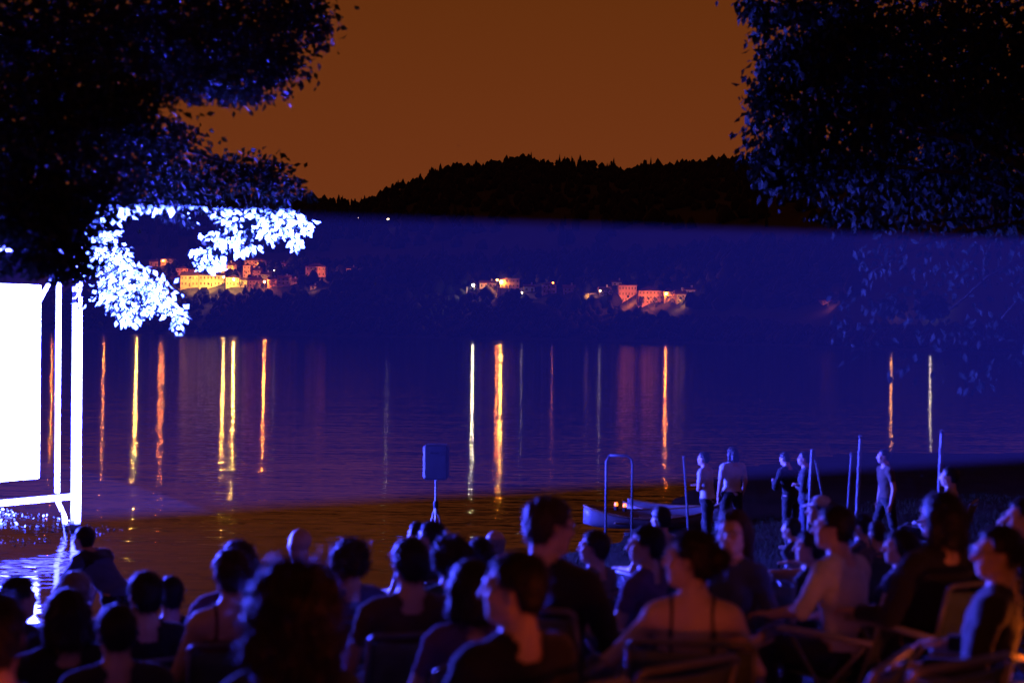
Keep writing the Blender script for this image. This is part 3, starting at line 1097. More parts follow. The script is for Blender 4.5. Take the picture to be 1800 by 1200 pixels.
g4 = [gate(BEAM_TL), gate(BEAM_TR), gate(BEAM_BR), gate(BEAM_BL)]
cg = PROJ + T * DPL
o4 = [cg + Rt * (a * .24) + Uq * (b * .17) for a, b in ((-1, 1), (1, 1), (1, -1), (-1, -1))]
m = MB()
m.add([p - org for p in g4 + o4], [(0, 1, 5, 4), (1, 2, 6, 5), (2, 3, 7, 6), (3, 0, 4, 7)])
m.build('lens_gate', BLACKP, pr)
m = MB()
b4 = [PROJ - T * .3 + Rt * (a * .24) + Uq * (b * .17) for a, b in ((-1, 1), (1, 1), (1, -1), (-1, -1))]
m.add([p - org for p in o4 + b4], [(0, 1, 5, 4), (1, 2, 6, 5), (2, 3, 7, 6), (3, 0, 4, 7), (4, 5, 6, 7)])
m.build('case', BLACKP, pr)
for a in (-1, 1):
    for b in (-.25, .35):
        q = PROJ + T * b + Rt * (a * .2) - Uq * .17 - org
        MB().tube([q, (q.x, q.y, .0)], .02, 6).build('foot', BLACKP, pr)
WOODT = material('table_board', (.22, .15, .09), .6, .3, 3)
tb = empty('folding_table', (PROJ.x, PROJ.y, pz), math.atan2(T.y, T.x), 'folding table under the film projector', 'table')
MB().box((.0, 0, .895), (1.3, .8, .04), bev=.008).build('table_top', WOODT, tb)
for a in (-.58, .58):
    for b in (-.33, .33):
        MB().tube([(a, b, .88), (a * 1.04, b * 1.04, -.05)], .02, 8).build('leg', STEEL, tb)

# garden lantern behind the audience (lights their backs)
lx, ly = 6.2, -8.5
lz = ground_z(lx, ly)
gl = empty('garden_lantern', (lx, ly, lz), 0, 'orange garden lantern on a post behind the audience', 'lantern')
MB().tube([(0, 0, -.2), (0, 0, 1.9)], [.06, .04], 8).build('post', POLEM, gl)
MB().lathe([(.02, 2.5), (.22, 2.36), (.24, 2.33)], n=12).build('lamp_shade', POLEM, gl)
MB().lathe([(.05, 1.92), (.12, 2.0), (.14, 2.12), (.12, 2.24), (.06, 2.3)], n=12).build('bulb', material('lantern_glass', (.6, .4, .2), .5, .05, 3, emit=(1.0, .16, .015), strength=14), gl, True)

# small red lanterns standing in the grass between the chairs (below the view)
RLG = material('red_lantern_glass', (.6, .2, .1), .5, .05, 3, emit=(1.0, .11, .006), strength=200)
RLG2 = material('small_red_lantern_glass', (.6, .2, .1), .5, .05, 3, emit=(1.0, .15, .010), strength=95)
for (x, y, hgt, lab) in ((.78, 3.9, .74, 'small red lantern on a spike between the nearest chairs'), (-1.2, 3.6, .45, 'small red lantern on a spike by the chair at the edge'), (2.35, 6.1, .62, 'small red lantern on a spike behind the man in the light shirt')):
    z = ground_z(x, y)
    q = empty('spike_lantern', (x, y, z), 0, lab, 'lantern')
    MB().tube([(0, 0, -.15), (0, 0, hgt)], [.006, .01], 6).build('spike', POLEM, q)
    MB().lathe([(.025, 0), (.036, .02), (.038, .05), (.03, .08)], (0, 0, hgt), 10).build('bulb', RLG if x < 2 else RLG2, q, True)
    MB().lathe([(.045, .085), (.04, .10), (.01, .12)], (0, 0, hgt), 10).build('lid', POLEM, q, True)

# ================================================================== loudspeaker on its tripod
GRILL = material('speaker_grille', (.008, .008, .009), .7, .3, 90, bump=.3, bscale=160)
sp_xy = at(766, 900, 24.2)
sz = ground_z(sp_xy.x, sp_xy.y)
st = empty('speaker_stand', (sp_xy.x, sp_xy.y, sz), .3, 'pale tripod stand holding the loudspeaker on the shore', 'stand')
MB().tube([(0, 0, .12), (0, 0, 1.62)], .022, 8).build('pole', STEEL, st)
MB().lathe([(.04, 1.08), (.045, 1.13), (.04, 1.20)], n=10).build('collar', BLACKP, st)
for k in range(3):
    a = k * 2.094 + .3
    lo = MB().tube([(0, 0, 1.13), (math.cos(a) * .34, math.sin(a) * .34, .03)], .016, 8).build('leg', STEEL, st)
    MB().tube([(0, 0, .25), (math.cos(a) * .2, math.sin(a) * .2, .32)], .01, 6).build('brace', STEEL, lo)
spk = empty('loudspeaker', (sp_xy.x, sp_xy.y, sz + 1.56), R(-3), 'black loudspeaker box on the pale tripod by the water', 'loudspeaker')
MB().box((0, 0, .31), (.42, .36, .60), bev=.04).build('cabinet', BLACKP, spk)
MB().box((0, -.183, .31), (.36, .02, .54), bev=.008).build('rear_panel', GRILL, spk)
MB().box((0, .183, .31), (.37, .025, .55), bev=.01).build('grille', GRILL, spk)
MB().tube([(-.08, -.19, .46), (-.08, -.23, .47), (.08, -.23, .47), (.08, -.19, .46)], .012, 6).build('handle', BLACKP, spk)

# ================================================================== poles and frames on the shore
PALE = material('pale_pole_paint', (.07, .073, .08), .5, .25, 14)
STRIPE = material('dark_pole_band', (.12, .11, .12), .6, .2, 8)


def pole(pxt, pyt, pxb, Y, label, r=.028, lean=None, group=None, bands=True):
    top = at(pxt, pyt, Y)
    bx = at(pxb, pyt, Y).x
    z0 = ground_z(bx, Y)
    o = empty('shore_pole', (bx, Y, z0), 0, label, 'pole', group)
    t = Vector((top.x - bx, 0, top.z - z0))
    MB().tube([Vector((0, 0, -.3)), t * .5, t], [r, r, r * .85], 8).build('shaft', PALE, o)
    MB().lathe([(r * .9, 0), (r * 1.25, .02), (r * .6, .05)], t, 8).build('cap', PALE, o)
    if bands:
        for k in range(6):
            q = t * (.18 + k * .13)
            MB().lathe([(r * 1.06, 0), (r * 1.06, .10)], q, 8).build('band', STRIPE, o)


pole(1513, 770, 1506, 20.0, 'tall banded pale pole beside the tree with hanging leaves')
pole(1656, 762, 1650, 17.5, 'pale pole next to the person in the light shirt')
pole(1202, 806, 1214, 26.0, 'thin leaning pole at the stern of the rowing boat', .022, bands=False)
pole(1497, 800, 1489, 23.0, 'short faint pole behind the tall banded pole', .024, bands=False)

# A-frame easel stand
a0 = at(1428, 790, 20.0)
az = ground_z(a0.x, 20.0)
af = empty('easel_stand', (a0.x, 20.0, az), 0, 'tall pale A-shaped stand between the standing people', 'stand')
hh = a0.z - az
MB().tube([(-.06, 0, -.05), (0, 0, hh)], .022, 8).build('leg', PALE, af)
MB().tube([(.36, .1, -.05), (.02, 0, hh)], .018, 8).build('leg', PALE, af)
MB().tube([(.05, .9, -.05), (.01, .02, hh)], .018, 8).build('leg', PALE, af)
MB().tube([(-.03, 0, hh * .45), (.2, .05, hh * .45)], .012, 6).build('crosspiece', PALE, af)

# davit frame over the boat
d0, d1 = at(1066, 800, 27.0), at(1112, 797, 27.0)
dz = ground_z(d0.x, 27.0)
dv = empty('davit_frame', (d0.x, 27.0, dz), 0, 'pale hoop frame of tubes standing over the rowing boat', 'frame')
xx, zt = d1.x - d0.x, d0.z - dz
MB().tube([(0, 0, -.4), (.0, 0, zt - .12), (.06, 0, zt)], .024, 8).build('upright', PALE, dv, True)
MB().tube([(.06, 0, zt), (xx - .1, 0, zt), (xx - .02, 0, zt - .06), (xx, 0, zt - .16), (xx, 0, -.4)], .024, 8).build('hoop', PALE, dv, True)

# ================================================================== rowing boat drawn up at the water's edge
HULL = material('white_hull_paint', (.17, .172, .18), .4, .12, 4)
BWOOD = material('boat_varnished_wood', (.16, .09, .05), .45, .3, 3)


def rowing_boat(loc, rz, L, B, H, label, tilt=0.0):
    o = empty('rowing_boat', loc, rz, label, 'boat')
    o.rotation_euler = (tilt, 0, rz)
    n, k = 18, 9
    vs, fs = [], []
    for i in range(n + 1):
        t = i / n
        x = (t - .5) * L
        w = B / 2 * (math.sin(math.pi * min(1, t * .93 + .07)) ** .55 if t < .97 else .02)
        w = max(w, .015)
        shz = H * (1 + .55 * (2 * abs(t - .45)) ** 2.2)
        keel = .05 + .35 * H * max(0, (t - .75) / .25) ** 2
        for j in range(k + 1):
            s = j / k * 2 - 1
            y = math.copysign(abs(s) ** .7, s) * w
            z = keel + (shz - keel) * abs(s) ** 2.6
            vs.append((x, y, z))
    for i in range(n):
        for j in range(k):
            a = i * (k + 1) + j
            fs.append((a, a + 1, a + k + 2, a + k + 1))
    hull = MB().add(vs, fs)
    h = hull.build('hull', HULL, o, True)
    md = h.modifiers.new('thick', 'SOLIDIFY')
    md.thickness = .03
    for j in (0, k):
        MB().tube([Vector(vs[i * (k + 1) + j]) + Vector((0, 0, .015)) for i in range(n + 1)], .025, 6).build('gunwale', BWOOD, o, True)
    for t in (.25, .5, .74):
        i = int(t * n)
        w = abs(vs[i * (k + 1)][1]) * .94
        MB().box(((t - .5) * L, 0, H * .72), (.24, w * 2, .035), bev=.006).build('thwart', BWOOD, o)
    MB().box((-.485 * L, 0, H * .85), (.04, B * .55, H * .6), bev=.01).build('transom', BWOOD, o)
    return o


bp = at(1140, 915, 28.6)
rowing_boat((bp.x, 28.9, ground_z(bp.x, 28.9) + .02), R(192), 2.7, .72, .30, 'white rowing boat lying at the edge of the lake', R(-8))
bq = at(1185, 905, 29.5)
rowing_boat((bq.x + .1, 30.3, max(0.0, ground_z(bq.x, 30.3)) - .04), R(-24), 2.2, .66, .28, 'second white boat behind the rowing boat, afloat', R(5))
CANDLE = material('candle_glass', (.5, .2, .1), .4, .1, 6, emit=(1, .20, .02), strength=3)
for (px, py, Y, lab) in ((1083, 886, 28.6, 'small orange light on the bow of the rowing boat'), (1098, 888, 28.6, 'small orange light just inboard on the rowing boat')):
    p = at(px, py, Y)
    q = empty('boat_lantern', p, 0, lab, 'lantern')
    MB().lathe([(.035, -.03), (.04, 0), (.03, .04)], n=8).build('glass', CANDLE, q, True)
    MB().lathe([(.042, -.12), (.045, -.05), (.036, -.03)], n=8).build('base', BLACKP, q)

# ================================================================== grass on the bank
n = 26000
gx_ = nrg.uniform(-14, 12, n)
gd = nrg.uniform(.1, 13, n)
gy_ = np.interp(gx_, SHX, SHY) - gd
ok = hash_noise(gx_, gy_, 1.1) > nrg.uniform(-.9, .6, n)
gx_, gy_, gd = gx_[ok], gy_[ok], gd[ok]
gz_ = np.interp(gd, PD, PZ) + dip(gx_, gd) + hash_noise(gx_, gy_, .8) * .02
n = len(gx_)
h = nrg.uniform(.03, .12, n)
a = nrg.uniform(0, 6.28, n)
bw = .008
V = np.stack([np.stack([gx_ - bw * np.cos(a), gy_ - bw * np.sin(a), gz_ - .01], -1),
              np.stack([gx_ + bw * np.cos(a), gy_ + bw * np.sin(a), gz_ - .01], -1),
              np.stack([gx_ + nrg.normal(0, .03, n), gy_ + nrg.normal(0, .03, n), gz_ + h], -1)], 1).reshape(-1, 3)
F = np.arange(n * 3).reshape(-1, 3)
go = bpy.data.objects.new('grass', mesh_np('grass', V, F, material('grass_blades', (.022, .028, .012), .8, .4, 2, spec=.08)))
link(go)
tag(go, 'short worn grass on the bank', 'grass', kind='stuff')


# ================================================================== folding chairs
CANVAS = [material('green_canvas', (.075, .11, .10), .9, .2, 12, bump=.25, bscale=220),
          material('faded_green_canvas', (.10, .13, .115), .9, .25, 10, bump=.25, bscale=220)]
CHAIRT = material('chair_tube', (.12, .125, .135), .35, .15, 8, spec=.7)
CAPM = material('pale_armrest', (.30, .30, .32), .35, .1, 9, spec=.7)


def canvas_sheet(p00, p10, p11, p01, sag, n=6, m=5):
    """a slightly sagging two-sided sheet"""
    mb = MB()
    vs, fs = [], []
    nr = (p10 - p00).cross(p01 - p00).normalized()
    for side in (0, 1):
        for i in range(n + 1):
            for j in range(m + 1):
                u, v = i / n, j / m
                p = (p00 * (1 - u) + p10 * u) * (1 - v) + (p01 * (1 - u) + p11 * u) * v
                vs.append(p - nr * (sag * math.sin(u * math.pi) + .006 * side))
    k = (n + 1) * (m + 1)
    for i in range(n):
        for j in range(m):
            a = i * (m + 1) + j
            q = (a, a + m + 1, a + m + 2, a + 1)
            fs.append(q)
            fs.append(tuple(k + x for x in q[::-1]))
    edge = [i * (m + 1) for i in range(n + 1)] + [n * (m + 1) + j for j in range(1, m + 1)] + \
           [i * (m + 1) + m for i in range(n - 1, -1, -1)] + [j for j in range(m - 1, 0, -1)]
    for a, b in zip(edge, edge[1:] + edge[:1]):
        fs.append((a, k + a, k + b, b))
    return mb.add(vs, fs)


def make_chair_meshes(c):
    W = .25
    seat_f, seat_b = Vector((0, .24, .43)), Vector((0, -.20, .40))
    top = Vector((0, -.36, .90))
    parts = []
    for s in (-1, 1):
        x = s * W
        parts.append(('back_post', MB().tube([(x, .02, .36), (x, -.20, .42), (x, -.30, .70), (x, top.y, top.z)], .0125, 8).mesh('back_post', CHAIRT, True)))
        parts.append(('leg', MB().tube([(x * 1.02, .30, .02), (x * 1.02, .02, .34), (x * 1.02, -.24, .63)], .0125, 8).mesh('leg', CHAIRT, True)))
        parts.append(('leg', MB().tube([(x * .96, -.34, .02), (x * .96, -.02, .30), (x * .96, .22, .62)], .0125, 8).mesh('leg', CHAIRT, True)))
        parts.append(('armrest', MB().tube([(x * 1.12, -.30, .66), (x * 1.14, -.05, .665), (x * 1.14, .24, .665), (x * 1.14, .285, .655)], [.016, .02, .02, .014], 8).mesh('armrest', CAPM, True)))
    for y, z in ((.30, .02), (-.34, .02)):
        parts.append(('floor_bar', MB().tube([(-W, y, z), (W, y, z)], .0125, 8).mesh('floor_bar', CHAIRT, True)))
    parts.append(('top_bar', MB().tube([(-W, top.y, top.z), (-W * .9, top.y - .008, top.z + .018), (W * .9, top.y - .008, top.z + .018), (W, top.y, top.z)], .014, 8).mesh('top_bar', CHAIRT, True)))
    parts.append(('seat', canvas_sheet(Vector((-W, seat_b.y, seat_b.z)), Vector((W, seat_b.y, seat_b.z)), Vector((W, seat_f.y, seat_f.z)), Vector((-W, seat_f.y, seat_f.z)), .035).mesh('seat', CANVAS[c], True)))
    parts.append(('backrest', canvas_sheet(Vector((-W, -.235, .53)), Vector((W, -.235, .53)), Vector((W, -.352, .885)), Vector((-W, -.352, .885)), -.03).mesh('backrest', CANVAS[c], True)))
    return parts


CHAIR_ME = [make_chair_meshes(0), make_chair_meshes(1)]


def chair(x, y, rz, label, v=0, group='folding chairs of the audience', s=1.0):
    o = empty('folding_chair', (x, y, ground_z(x, y)), rz, label, 'chair', group)
    o.scale = (s, s, s)
    for nm, me in CHAIR_ME[v]:
        link(bpy.data.objects.new(nm, me), o)
    return o


# ================================================================== people
def smin(a, b, k):
    h = np.clip(.5 + .5 * (b - a) / k, 0, 1)
    return b * (1 - h) + a * h - k * h * (1 - h)


def d_cap(P, q):
    a, b, ra, rb = q
    ab = b - a
    t = np.clip(((P - a) @ ab) / max(1e-9, ab @ ab), 0, 1)
    return np.linalg.norm(P - a - t[..., None] * ab, axis=-1) - (ra + (rb - ra) * t)


def d_ell(P, q):
    c, r, Rm = q
    L = (P - c) @ Rm
    k0 = np.linalg.norm(L / r, axis=-1)
    k1 = np.linalg.norm(L / (r * r), axis=-1) + 1e-9
    return k0 * (k0 - 1) / k1


class Prim:
    def __init__(self, kind, q, lab, k=.03, neg=False):
        self.kind, self.q, self.lab, self.k, self.neg = kind, q, lab, k, neg
        if kind == 'c':
            a, b, ra, rb = q
            r = max(ra, rb)
            self.lo, self.hi = np.minimum(a, b) - r, np.maximum(a, b) + r
        else:
            c, r, Rm = q
            e = np.abs(Rm) @ r
            self.lo, self.hi = c - e, c + e

    def d(self, P):
        return d_cap(P, self.q) if self.kind == 'c' else d_ell(P, self.q)


A = lambda *v: np.array(v, dtype=np.float64)
I3 = np.eye(3)


def cap(a, b, ra, rb, lab, k=.03):
    return Prim('c', (np.asarray(a, float), np.asarray(b, float), ra, rb), lab, k)


def ell(c, r, lab, k=.03, Rm=I3, neg=False):
    return Prim('e', (np.asarray(c, float), np.asarray(r, float), Rm), lab, k, neg)


def sdf_mesh(prims, h, post=None):
    """surface nets of the smooth union"""
    lo = np.min([p.lo for p in prims if not p.neg], 0) - 3 * h - .01
    hi = np.max([p.hi for p in prims if not p.neg], 0) + 3 * h + .01
    n = np.ceil((hi - lo) / h).astype(int) + 1
    D = np.full(n, .2, dtype=np.float64)
    ax = [lo[i] + h * np.arange(n[i]) for i in range(3)]
    for p in prims:
        m = max(p.k * 1.2, 2.5 * h)
        i0 = np.maximum(0, np.floor((p.lo - m - lo) / h).astype(int))
        i1 = np.minimum(n, np.ceil((p.hi + m - lo) / h).astype(int) + 1)
        sl = tuple(slice(i0[i], i1[i]) for i in range(3))
        G = np.stack(np.meshgrid(*[ax[i][sl[i]] for i in range(3)], indexing='ij'), -1)
        dd = p.d(G)
        D[sl] = -smin(-D[sl], dd, p.k) if p.neg else smin(D[sl], dd, p.k)
    if post is not None:
        G = np.stack(np.meshgrid(*ax, indexing='ij'), -1)
        D = post(D, G)
    S = D < 0
    c8 = sum(S[i:n[0] - 1 + i, j:n[1] - 1 + j, k:n[2] - 1 + k].astype(np.int8) for i in (0, 1) for j in (0, 1) for k in (0, 1))
    act = (c8 > 0) & (c8 < 8)
    idx = np.full(act.shape, -1, dtype=np.int64)
    cells = np.argwhere(act)
    idx[act] = np.arange(len(cells))
    acc = np.zeros((len(cells), 3))
    cnt = np.zeros(len(cells))
    corners = [(i, j, k) for i in (0, 1) for j in (0, 1) for k in (0, 1)]
    for a in corners:
        for axis in range(3):
            if a[axis] == 1:
                continue
            b = list(a)
            b[axis] = 1
            va = D[cells[:, 0] + a[0], cells[:, 1] + a[1], cells[:, 2] + a[2]]
            vb = D[cells[:, 0] + b[0], cells[:, 1] + b[1], cells[:, 2] + b[2]]
            x = (va < 0) != (vb < 0)
            t = np.where(x, va / np.where(x, va - vb, 1), 0)
            pt = np.array(a, float)[None] + t[:, None] * (np.array(b) - np.array(a))[None]
            acc += pt * x[:, None]
            cnt += x
    V = lo + h * (cells + acc / cnt[:, None])
    F = []
    for axis in range(3):
        o1, o2 = (axis + 1) % 3, (axis + 2) % 3
        s0 = [slice(None)] * 3
        s1 = [slice(None)] * 3
        s0[axis], s1[axis] = slice(0, n[axis] - 1), slice(1, n[axis])
        e = S[tuple(s0)] != S[tuple(s1)]
        q = np.argwhere(e)
        q = q[(q[:, o1] > 0) & (q[:, o2] > 0) & (q[:, o1] < n[o1] - 1) & (q[:, o2] < n[o2] - 1)]
        ins = S[q[:, 0], q[:, 1], q[:, 2]]

        def cell(d1, d2):
            c = q.copy()
            c[:, o1] -= d1
            c[:, o2] -= d2
            return idx[c[:, 0], c[:, 1], c[:, 2]]
        f = np.stack([cell(1, 1), cell(0, 1), cell(0, 0), cell(1, 0)], -1)
        f[~ins] = f[~ins][:, ::-1]
        F.append(f)
    F = np.concatenate(F)
    return V, F[(F >= 0).all(1)]


def vnormals(V, F):
    a, b, c, d = (V[F[:, i]] for i in range(4))
    nf = np.cross(c - a, d - b)
    N = np.zeros_like(V)
    for i in range(4):
        np.add.at(N, F[:, i], nf)
    return N / (np.linalg.norm(N, axis=1)[:, None] + 1e-12)


def rotm(yaw=0., pitch=0., roll=0.):
    return np.array(Matrix.Rotation(R(yaw), 3, 'Z') @ Matrix.Rotation(R(pitch), 3, 'X') @ Matrix.Rotation(R(roll), 3, 'Y'))


def hand(pr, w, d, up, side, fine):
    d = np.asarray(d, float)
    d = d / np.linalg.norm(d)
    x = np.cross(d, up)
    x = x / np.linalg.norm(x)
    upv = np.cross(x, d)
    Rm = np.stack([x, d, upv], 1)
    pr.append(ell(w + d * .055, A(.040, .052, .016), 'hand', .012, Rm))
    if not fine:
        pr.append(ell(w + d * .12 - upv * .012, A(.036, .045, .013), 'hand', .012, Rm))
        pr.append(cap(w + d * .03 + x * side * -.035, w + d * .085 + x * side * -.06, .012, .009, 'hand', .01))
        return
    for i, (ln, off) in enumerate(((.068, .030), (.078, .010), (.072, -.010), (.056, -.030))):
        a = w + d * .098 + x * (-side * off)
        b = a + d * ln * .55 - upv * .010
        c = b + d * ln * .38 - upv * .026
        pr.append(cap(a - d * .02, b, .0092, .0086, 'hand', .004))
        pr.append(cap(b, c, .0086, .0074, 'hand', .004))
    a = w + d * .03 + x * (-side * .034)
    b = a + d * .035 + x * (-side * .030) - upv * .006
    pr.append(cap(a, b, .0125, .0105, 'hand', .008))
    pr.append(cap(b, b + d * .032 - upv * .008, .0105, .0085, 'hand', .005))


def body_prims(p):
    """p: mode, lean, head yaw/pitch, arms, woman, fine"""
    woman = p.get('woman', False)
    fine = p.get('fine', True)
    sw = .155 if woman else .185
    lean = p.get('lean', -9 if p['mode'] == 'sit' else 2)
    twist = p.get('twist', 0)
    pr = []
    if p['mode'] == 'sit':
        pel = A(0, 0, .50)
    else:
        pel = A(0, 0, .93)
    Tm = rotm(0, -lean, 0) @ rotm(twist)              # lean > 0 bends forward

    def T(v):
        return pel + Tm @ np.asarray(v, float)
    pr.append(ell(pel + A(0, .0, .02), A(.165, .125, .11), 'pelvis', .05))
    pr.append(ell(T((0, .0, .17)), A(.135 if woman else .15, .105, .16), 'torso', .06, Tm))
    pr.append(ell(T((0, .005, .36)), A(.15 if woman else .175, .115, .17), 'torso', .06, Tm))
    if woman:
        for s in (-1, 1):
            pr.append(ell(T((s * .075, .085, .34)), A(.065, .06, .065), 'torso', .04, Tm))
    pr.append(cap(T((-sw + .02, 0, .465)), T((sw - .02, 0, .465)), .062, .062, 'torso', .05))
    nb = T((0, -.005, .50))
    for s in (-1, 1):
        pr.append(cap(T((0, -.01, .545)), T((s * (sw - .01), -.005, .475)), .045, .05, 'torso', .04))
    # head
    hy, hp, hr = p.get('yaw', 0), p.get('pitch', 0), p.get('roll', 0)
    Hm = rotm(hy + twist, hp, hr)
    base = T((0, .012, .60))
    hc = base + A(0, 0, .0) + Hm @ A(0, .015, .105)
    pr.append(cap(T((0, -.008, .49)), base + Hm @ A(0, -.01, .03), .056 if woman else .063, .050 if woman else .058, 'neck', .03))

    def Hh(v):
        return hc + Hm @ np.asarray(v, float)
    pr.append(ell(Hh((0, -.018, .035)), A(.073, .093, .082), 'head', .02, Hm))
    pr.append(ell(Hh((0, .030, -.025)), A(.060, .066, .082), 'head', .03, Hm))
    pr.append(ell(Hh((0, .058, -.088)), A(.030, .028, .022), 'head', .03, Hm))
    for s in (-1, 1):
        pr.append(cap(Hh((s * .052, .0, -.062)), Hh((s * .02, .062, -.09)), .016, .016, 'head', .025))
        pr.append(ell(Hh((s * .028, .082, .012)), A(.021, .016, .013), 'head', .01, Hm, True))
        pr.append(cap(Hh((s * .012, .093, .030)), Hh((s * .045, .078, .030)), .010, .009, 'head', .012))
        pr.append(ell(Hh((s * .044, .066, -.020)), A(.020, .018, .016), 'head', .02, Hm))
        pr.append(ell(Hh((s * .075, -.010, -.008)), A(.009, .020, .031), 'head', .008, Hm @ rotm(s * 22)))
    pr.append(cap(Hh((0, .090, .018)), Hh((0, .112, -.022)), .009, .0145, 'head', .010))
    pr.append(ell(Hh((0, .088, -.052)), A(.023, .012, .008), 'head', .008, Hm))
    pr.append(ell(Hh((0, .085, -.066)), A(.021, .012, .008), 'head', .008, Hm))
    # arms
    arms = p.get('arms', 'rest')
    for s in (-1, 1):
        sh = T((s * (sw + .015), 0, .455))
        if p['mode'] == 'sit':
            if arms == 'rest':
                el, wr = A(s * .285, -.02, .715), A(s * .285, .20, .70)
            elif arms == 'lap':
                el, wr = A(s * .25, .02, .69), A(s * .09, .24, .63)
            else:
                el, wr = (A(*v) for v in arms[0 if s < 0 else 1])
        else:
            if arms in ('rest', 'lap'):
                el, wr = T((s * (sw + .07), -.02, .18)), T((s * (sw + .06), .05, -.07))
            elif arms == 'fold':
                el, wr = T((s * (sw + .07), .04, .20)), T((s * -.03, .16, .26))
            else:
                el, wr = (A(*v) for v in arms[0 if s < 0 else 1])
        th = .85 if woman else 1.0
        pr.append(cap(sh, el, .052 * th, .041 * th, 'upper_arm', .03))
        pr.append(cap(el, wr, .040 * th, .027 * th, 'forearm', .02))
        hd = wr - el
        if p['mode'] == 'sit':
            hd = hd * A(1, 1, .2)
        upv = A(0, 0, 1) if abs(hd[2]) < .8 * np.linalg.norm(hd) else A(s * 1., 0, 0)
        hand(pr, wr, hd, upv, s, fine)
    # legs
    if p['mode'] == 'sit':
        for s in (-1, 1):
            hp_, kn, an = A(s * .09, .03, .50), A(s * .12, .44, .52), A(s * .12, .46, .10)
            pr.append(cap(hp_, kn, .088, .060, 'thigh', .05))
            pr.append(cap(kn, an, .058, .038, 'shin', .03))
            pr.append(cap(an + A(0, -.03, -.05), an + A(s * .02, .15, -.065), .040, .032, 'foot', .03))
    else:
        spread = p.get('spread', .02)
        step = p.get('step', .05)
        for s in (-1, 1):
            hp_, kn, an = A(s * .09, 0, .90), A(s * (.10 + spread), .03 + s * step * .6, .50), A(s * (.10 + spread * 2), s * step, .10)
            pr.append(cap(hp_, kn, .092, .060, 'thigh', .05))
            pr.append(cap(kn, an, .056, .038, 'shin', .03))
            pr.append(cap(an + A(0, -.03, -.055), an + A(s * .02, .15, -.07), .038, .030, 'foot', .03))
    return pr, hc, Hm


def hair_mesh(style, hc, Hm, h, seed):
    rg = np.random.default_rng(seed)

    def Hh(v):
        return hc + Hm @ np.asarray(v, float)
    pr = []
    if style in ('short', 'bun', 'pony', 'thin'):
        g = .012 if style != 'thin' else .005
        pr.append(ell(Hh((0, -.020, .040)), A(.075 + g, .094 + g, .080 + g), 'hair', .02, Hm))
        pr.append(ell(Hh((0, -.055, -.015)), A(.062 + g * .6, .05 + g * .6, .07), 'hair', .03, Hm))
        if style == 'bun':
            pr.append(ell(Hh((0, -.135, .015)), A(.045, .040, .045), 'hair', .02, Hm))
        if style == 'pony':
            pr.append(cap(Hh((0, -.10, .03)), Hh((0, -.15, -.05)), .028, .034, 'hair', .03))
            pr.append(cap(Hh((0, -.15, -.05)), Hh((.01, -.135, -.20)), .034, .014, 'hair', .03))
    elif style in ('bob', 'long'):
        pr.append(ell(Hh((0, -.020, .038)), A(.090, .110, .094), 'hair', .02, Hm))
        dn = -.11 if style == 'bob' else -.27
        for s in (-1, -.45, .45, 1):
            y = -.035 if abs(s) == 1 else -.095
            pr.append(cap(Hh((s * .075, y, .0)), Hh((s * .085, y - .015, dn)), .034, .022 if style == 'long' else .034, 'hair', .04))
        pr.append(cap(Hh((0, -.095, .02)), Hh((0, -.11, dn)), .05, .03, 'hair', .04))
    elif style == 'curly':
        pr.append(ell(Hh((0, -.030, .030)), A(.105, .120, .110), 'hair', .03, Hm))
        for _ in range(60):
            v = rg.normal(0, 1, 3)
            v /= np.linalg.norm(v)
            if v[1] > .55 and v[2] < .5:
                continue
            pr.append(ell(Hh(A(0, -.03, .025) + v * A(.100, .112, .105)), A(1, 1, 1) * rg.uniform(.018, .034), 'hair', .02))
    elif style == 'mane':
        pr.append(ell(Hh((0, -.035, .025)), A(.125, .130, .125), 'hair', .03, Hm))
        pr.append(ell(Hh((0, -.06, -.11)), A(.140, .085, .14), 'hair', .05, Hm))
        for _ in range(130):
            v = rg.normal(0, 1, 3)
            v /= np.linalg.norm(v)
            if v[1] > .45 and v[2] < .55:
                continue
            c_ = A(0, -.035, .025) if rg.uniform() < .5 else A(0, -.06, -.11)
            r_ = A(.118, .124, .120) if c_[2] > 0 else A(.135, .085, .14)
            pr.append(ell(Hh(c_ + v * r_), A(1, 1, 1) * rg.uniform(.018, .036), 'hair', .02))
    ph = rg.uniform(0, 6, 6)

    def post(D, G):
        L = (G - hc) @ Hm
        x, y, z = L[..., 0], L[..., 1], L[..., 2]
        amp = .0045 if style in ('short', 'bun', 'pony', 'thin', 'bob', 'long') else .007
        D = D + amp * (np.sin(x * 170 + ph[0] + 6 * np.sin(z * 22 + ph[1])) * .6 + np.sin(x * 95 + y * 120 + ph[2]) * np.sin(z * 45 + ph[3]) * .6)
        # keep the face clear
        face = np.maximum(-(y - .040 - .30 * (z - .06)), z - .075)
        ear = np.maximum(np.maximum(-(y + .035), (y - .03)), z - .015) if style in ('short', 'thin', 'pony', 'bun') else D * 0 + 9
        nape = (z + .095) if style in ('short', 'thin', 'pony', 'bun') else D * 0 + 9
        D = np.maximum(D, -face)
        D = np.maximum(D, -ear)
        if style in ('short', 'thin', 'pony', 'bun'):
            if style != 'pony':
                D = np.maximum(D, -(z + .09))
        if style == 'thin':
            D = np.maximum(D, np.where(z > .045, z - .06 + 0 * x, -9.))
        return D
    V, F = sdf_mesh(pr, h, post)
    return V, F


